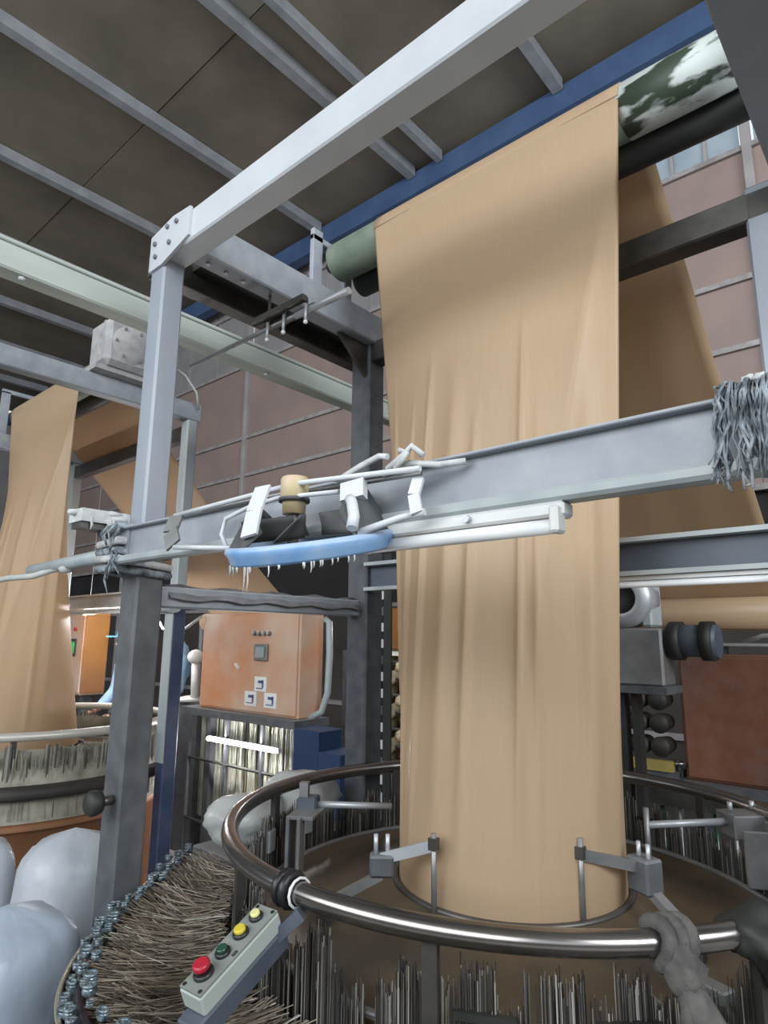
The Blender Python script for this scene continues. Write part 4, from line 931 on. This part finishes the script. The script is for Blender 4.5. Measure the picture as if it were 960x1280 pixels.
se = [(0, 1), (1, 2), (2, 3), (3, 4), (4, 5), (5, 6), (3, 7), (7, 8), (8, 9), (9, 10), (3, 11), (11, 12), (12, 13), (13, 14), (0, 15), (15, 16), (16, 17), (17, 18), (0, 19), (19, 20), (20, 21), (21, 22)]
sr = [(.13, .09), (.12, .085), (.14, .095), (.12, .08), .048, (.072, .085), (.066, .08), .055, .042, .033, .03, .055, .042, .033, .03, .08, .055, .042, .035, .08, .055, .042, .035]
body = skin_mesh('body', sv, se, sr, 'skin', pw)
skin_mesh('shirt', [sv[i] for i in (0, 1, 2, 3, 7, 8, 9, 11, 12, 13)], [(0, 1), (1, 2), (2, 3), (3, 4), (4, 5), (5, 6), (3, 7), (7, 8), (8, 9)],
          [(.155, .115), (.145, .11), (.16, .115), (.14, .10), .072, .058, .048, .072, .058, .048], 'shirt', pw)
skin_mesh('trousers', [(0, 0, .92), sv[15], sv[16], (-.10, .015, .12), sv[19], sv[20], (.10, .015, .12)], [(0, 1), (1, 2), (2, 3), (0, 4), (4, 5), (5, 6)],
          [(.14, .105), .098, .075, .065, .098, .075, .065], 'trousers', pw)
LOC['hd'] = LOC['person']
hx, hy, hz = -5.78 - .055, 3.05 - .02, 1.555
MB().ball((hx, hy, hz - .02), .098, 3, (.86, 1.0, 1.2)).build('head', 'skin', pw)
MB().ball((hx, hy - .10, hz - .03), .02, 2, (.8, 1.1, 1.3)).build('nose', 'skin', pw)
for s_ in (-1, 1):
    MB().ball((hx + .03 * s_, hy - .088, hz), .012, 2).build('eye', 'hair', pw)
    MB().ball((hx + .086 * s_, hy, hz - .02), .024, 2, (.5, .8, 1.3)).build('ear', 'skin', pw)
MB().box((hx, hy - .09, hz - .075), (.05, .015, .008)).build('mouth', 'brown_drum', pw)
MB().ball((hx, hy + .02, hz + .01), .100, 3, (.9, .95, 1.05)).build('hair', 'hair', pw)
m = MB(); m.lathe([(.105, 0), (.104, .04), (.085, .085), (.04, .108), (0, .112)], (hx, hy, hz + .035), 28); m.box((hx, hy - .13, hz + .04), (.15, .11, .012)); m.build('cap', 'cap_blue', pw)
for s_ in (-1, 1):
    for f_ in range(5):
        p = Vector((-5.78 + .18 * s_ + (.018 * (f_ - 2)), 3.05 - .26, .925)); q_ = p + V(.004 * (f_ - 2) + (.03 * -s_ if f_ == 0 else 0), -.05 if f_ else -.02, -.02)
        MB().tube([p, q_, q_ + V(0, -.02, -.02)], [.009, .0085, .006], 6).build('finger', 'skin', pw)

# loose wires near the left post
t = thing('hanging_wire', (-4.3, 2.75, 1.6), 'white cable sagging to the orange cabinet top', 'cable')
MB().tube([(-4.9, 2.75, 1.78), (-4.75, 2.75, 1.66), (-4.55, 2.75, 1.63), (-4.4, 2.75, 1.67), (-4.27, 2.78, 1.745)], .012, 8).build('wire', 'cable', t)
t = thing('lint_drape', (-2.0, 1.6, 1.82), 'dusty netting draped over the low side beam', 'netting')
rows = [[Vector((-2.0 + .05 * math.sin(k * .9), 1.15 + .93 * i / 16, 1.772 - .05 * abs(math.sin(k * .9)) + .006 * math.sin(i * 1.7 + k))) for k in range(-2, 3)] for i in range(17)]
MB().grid(rows).build('net', 'net_grey', t, solid=.002)
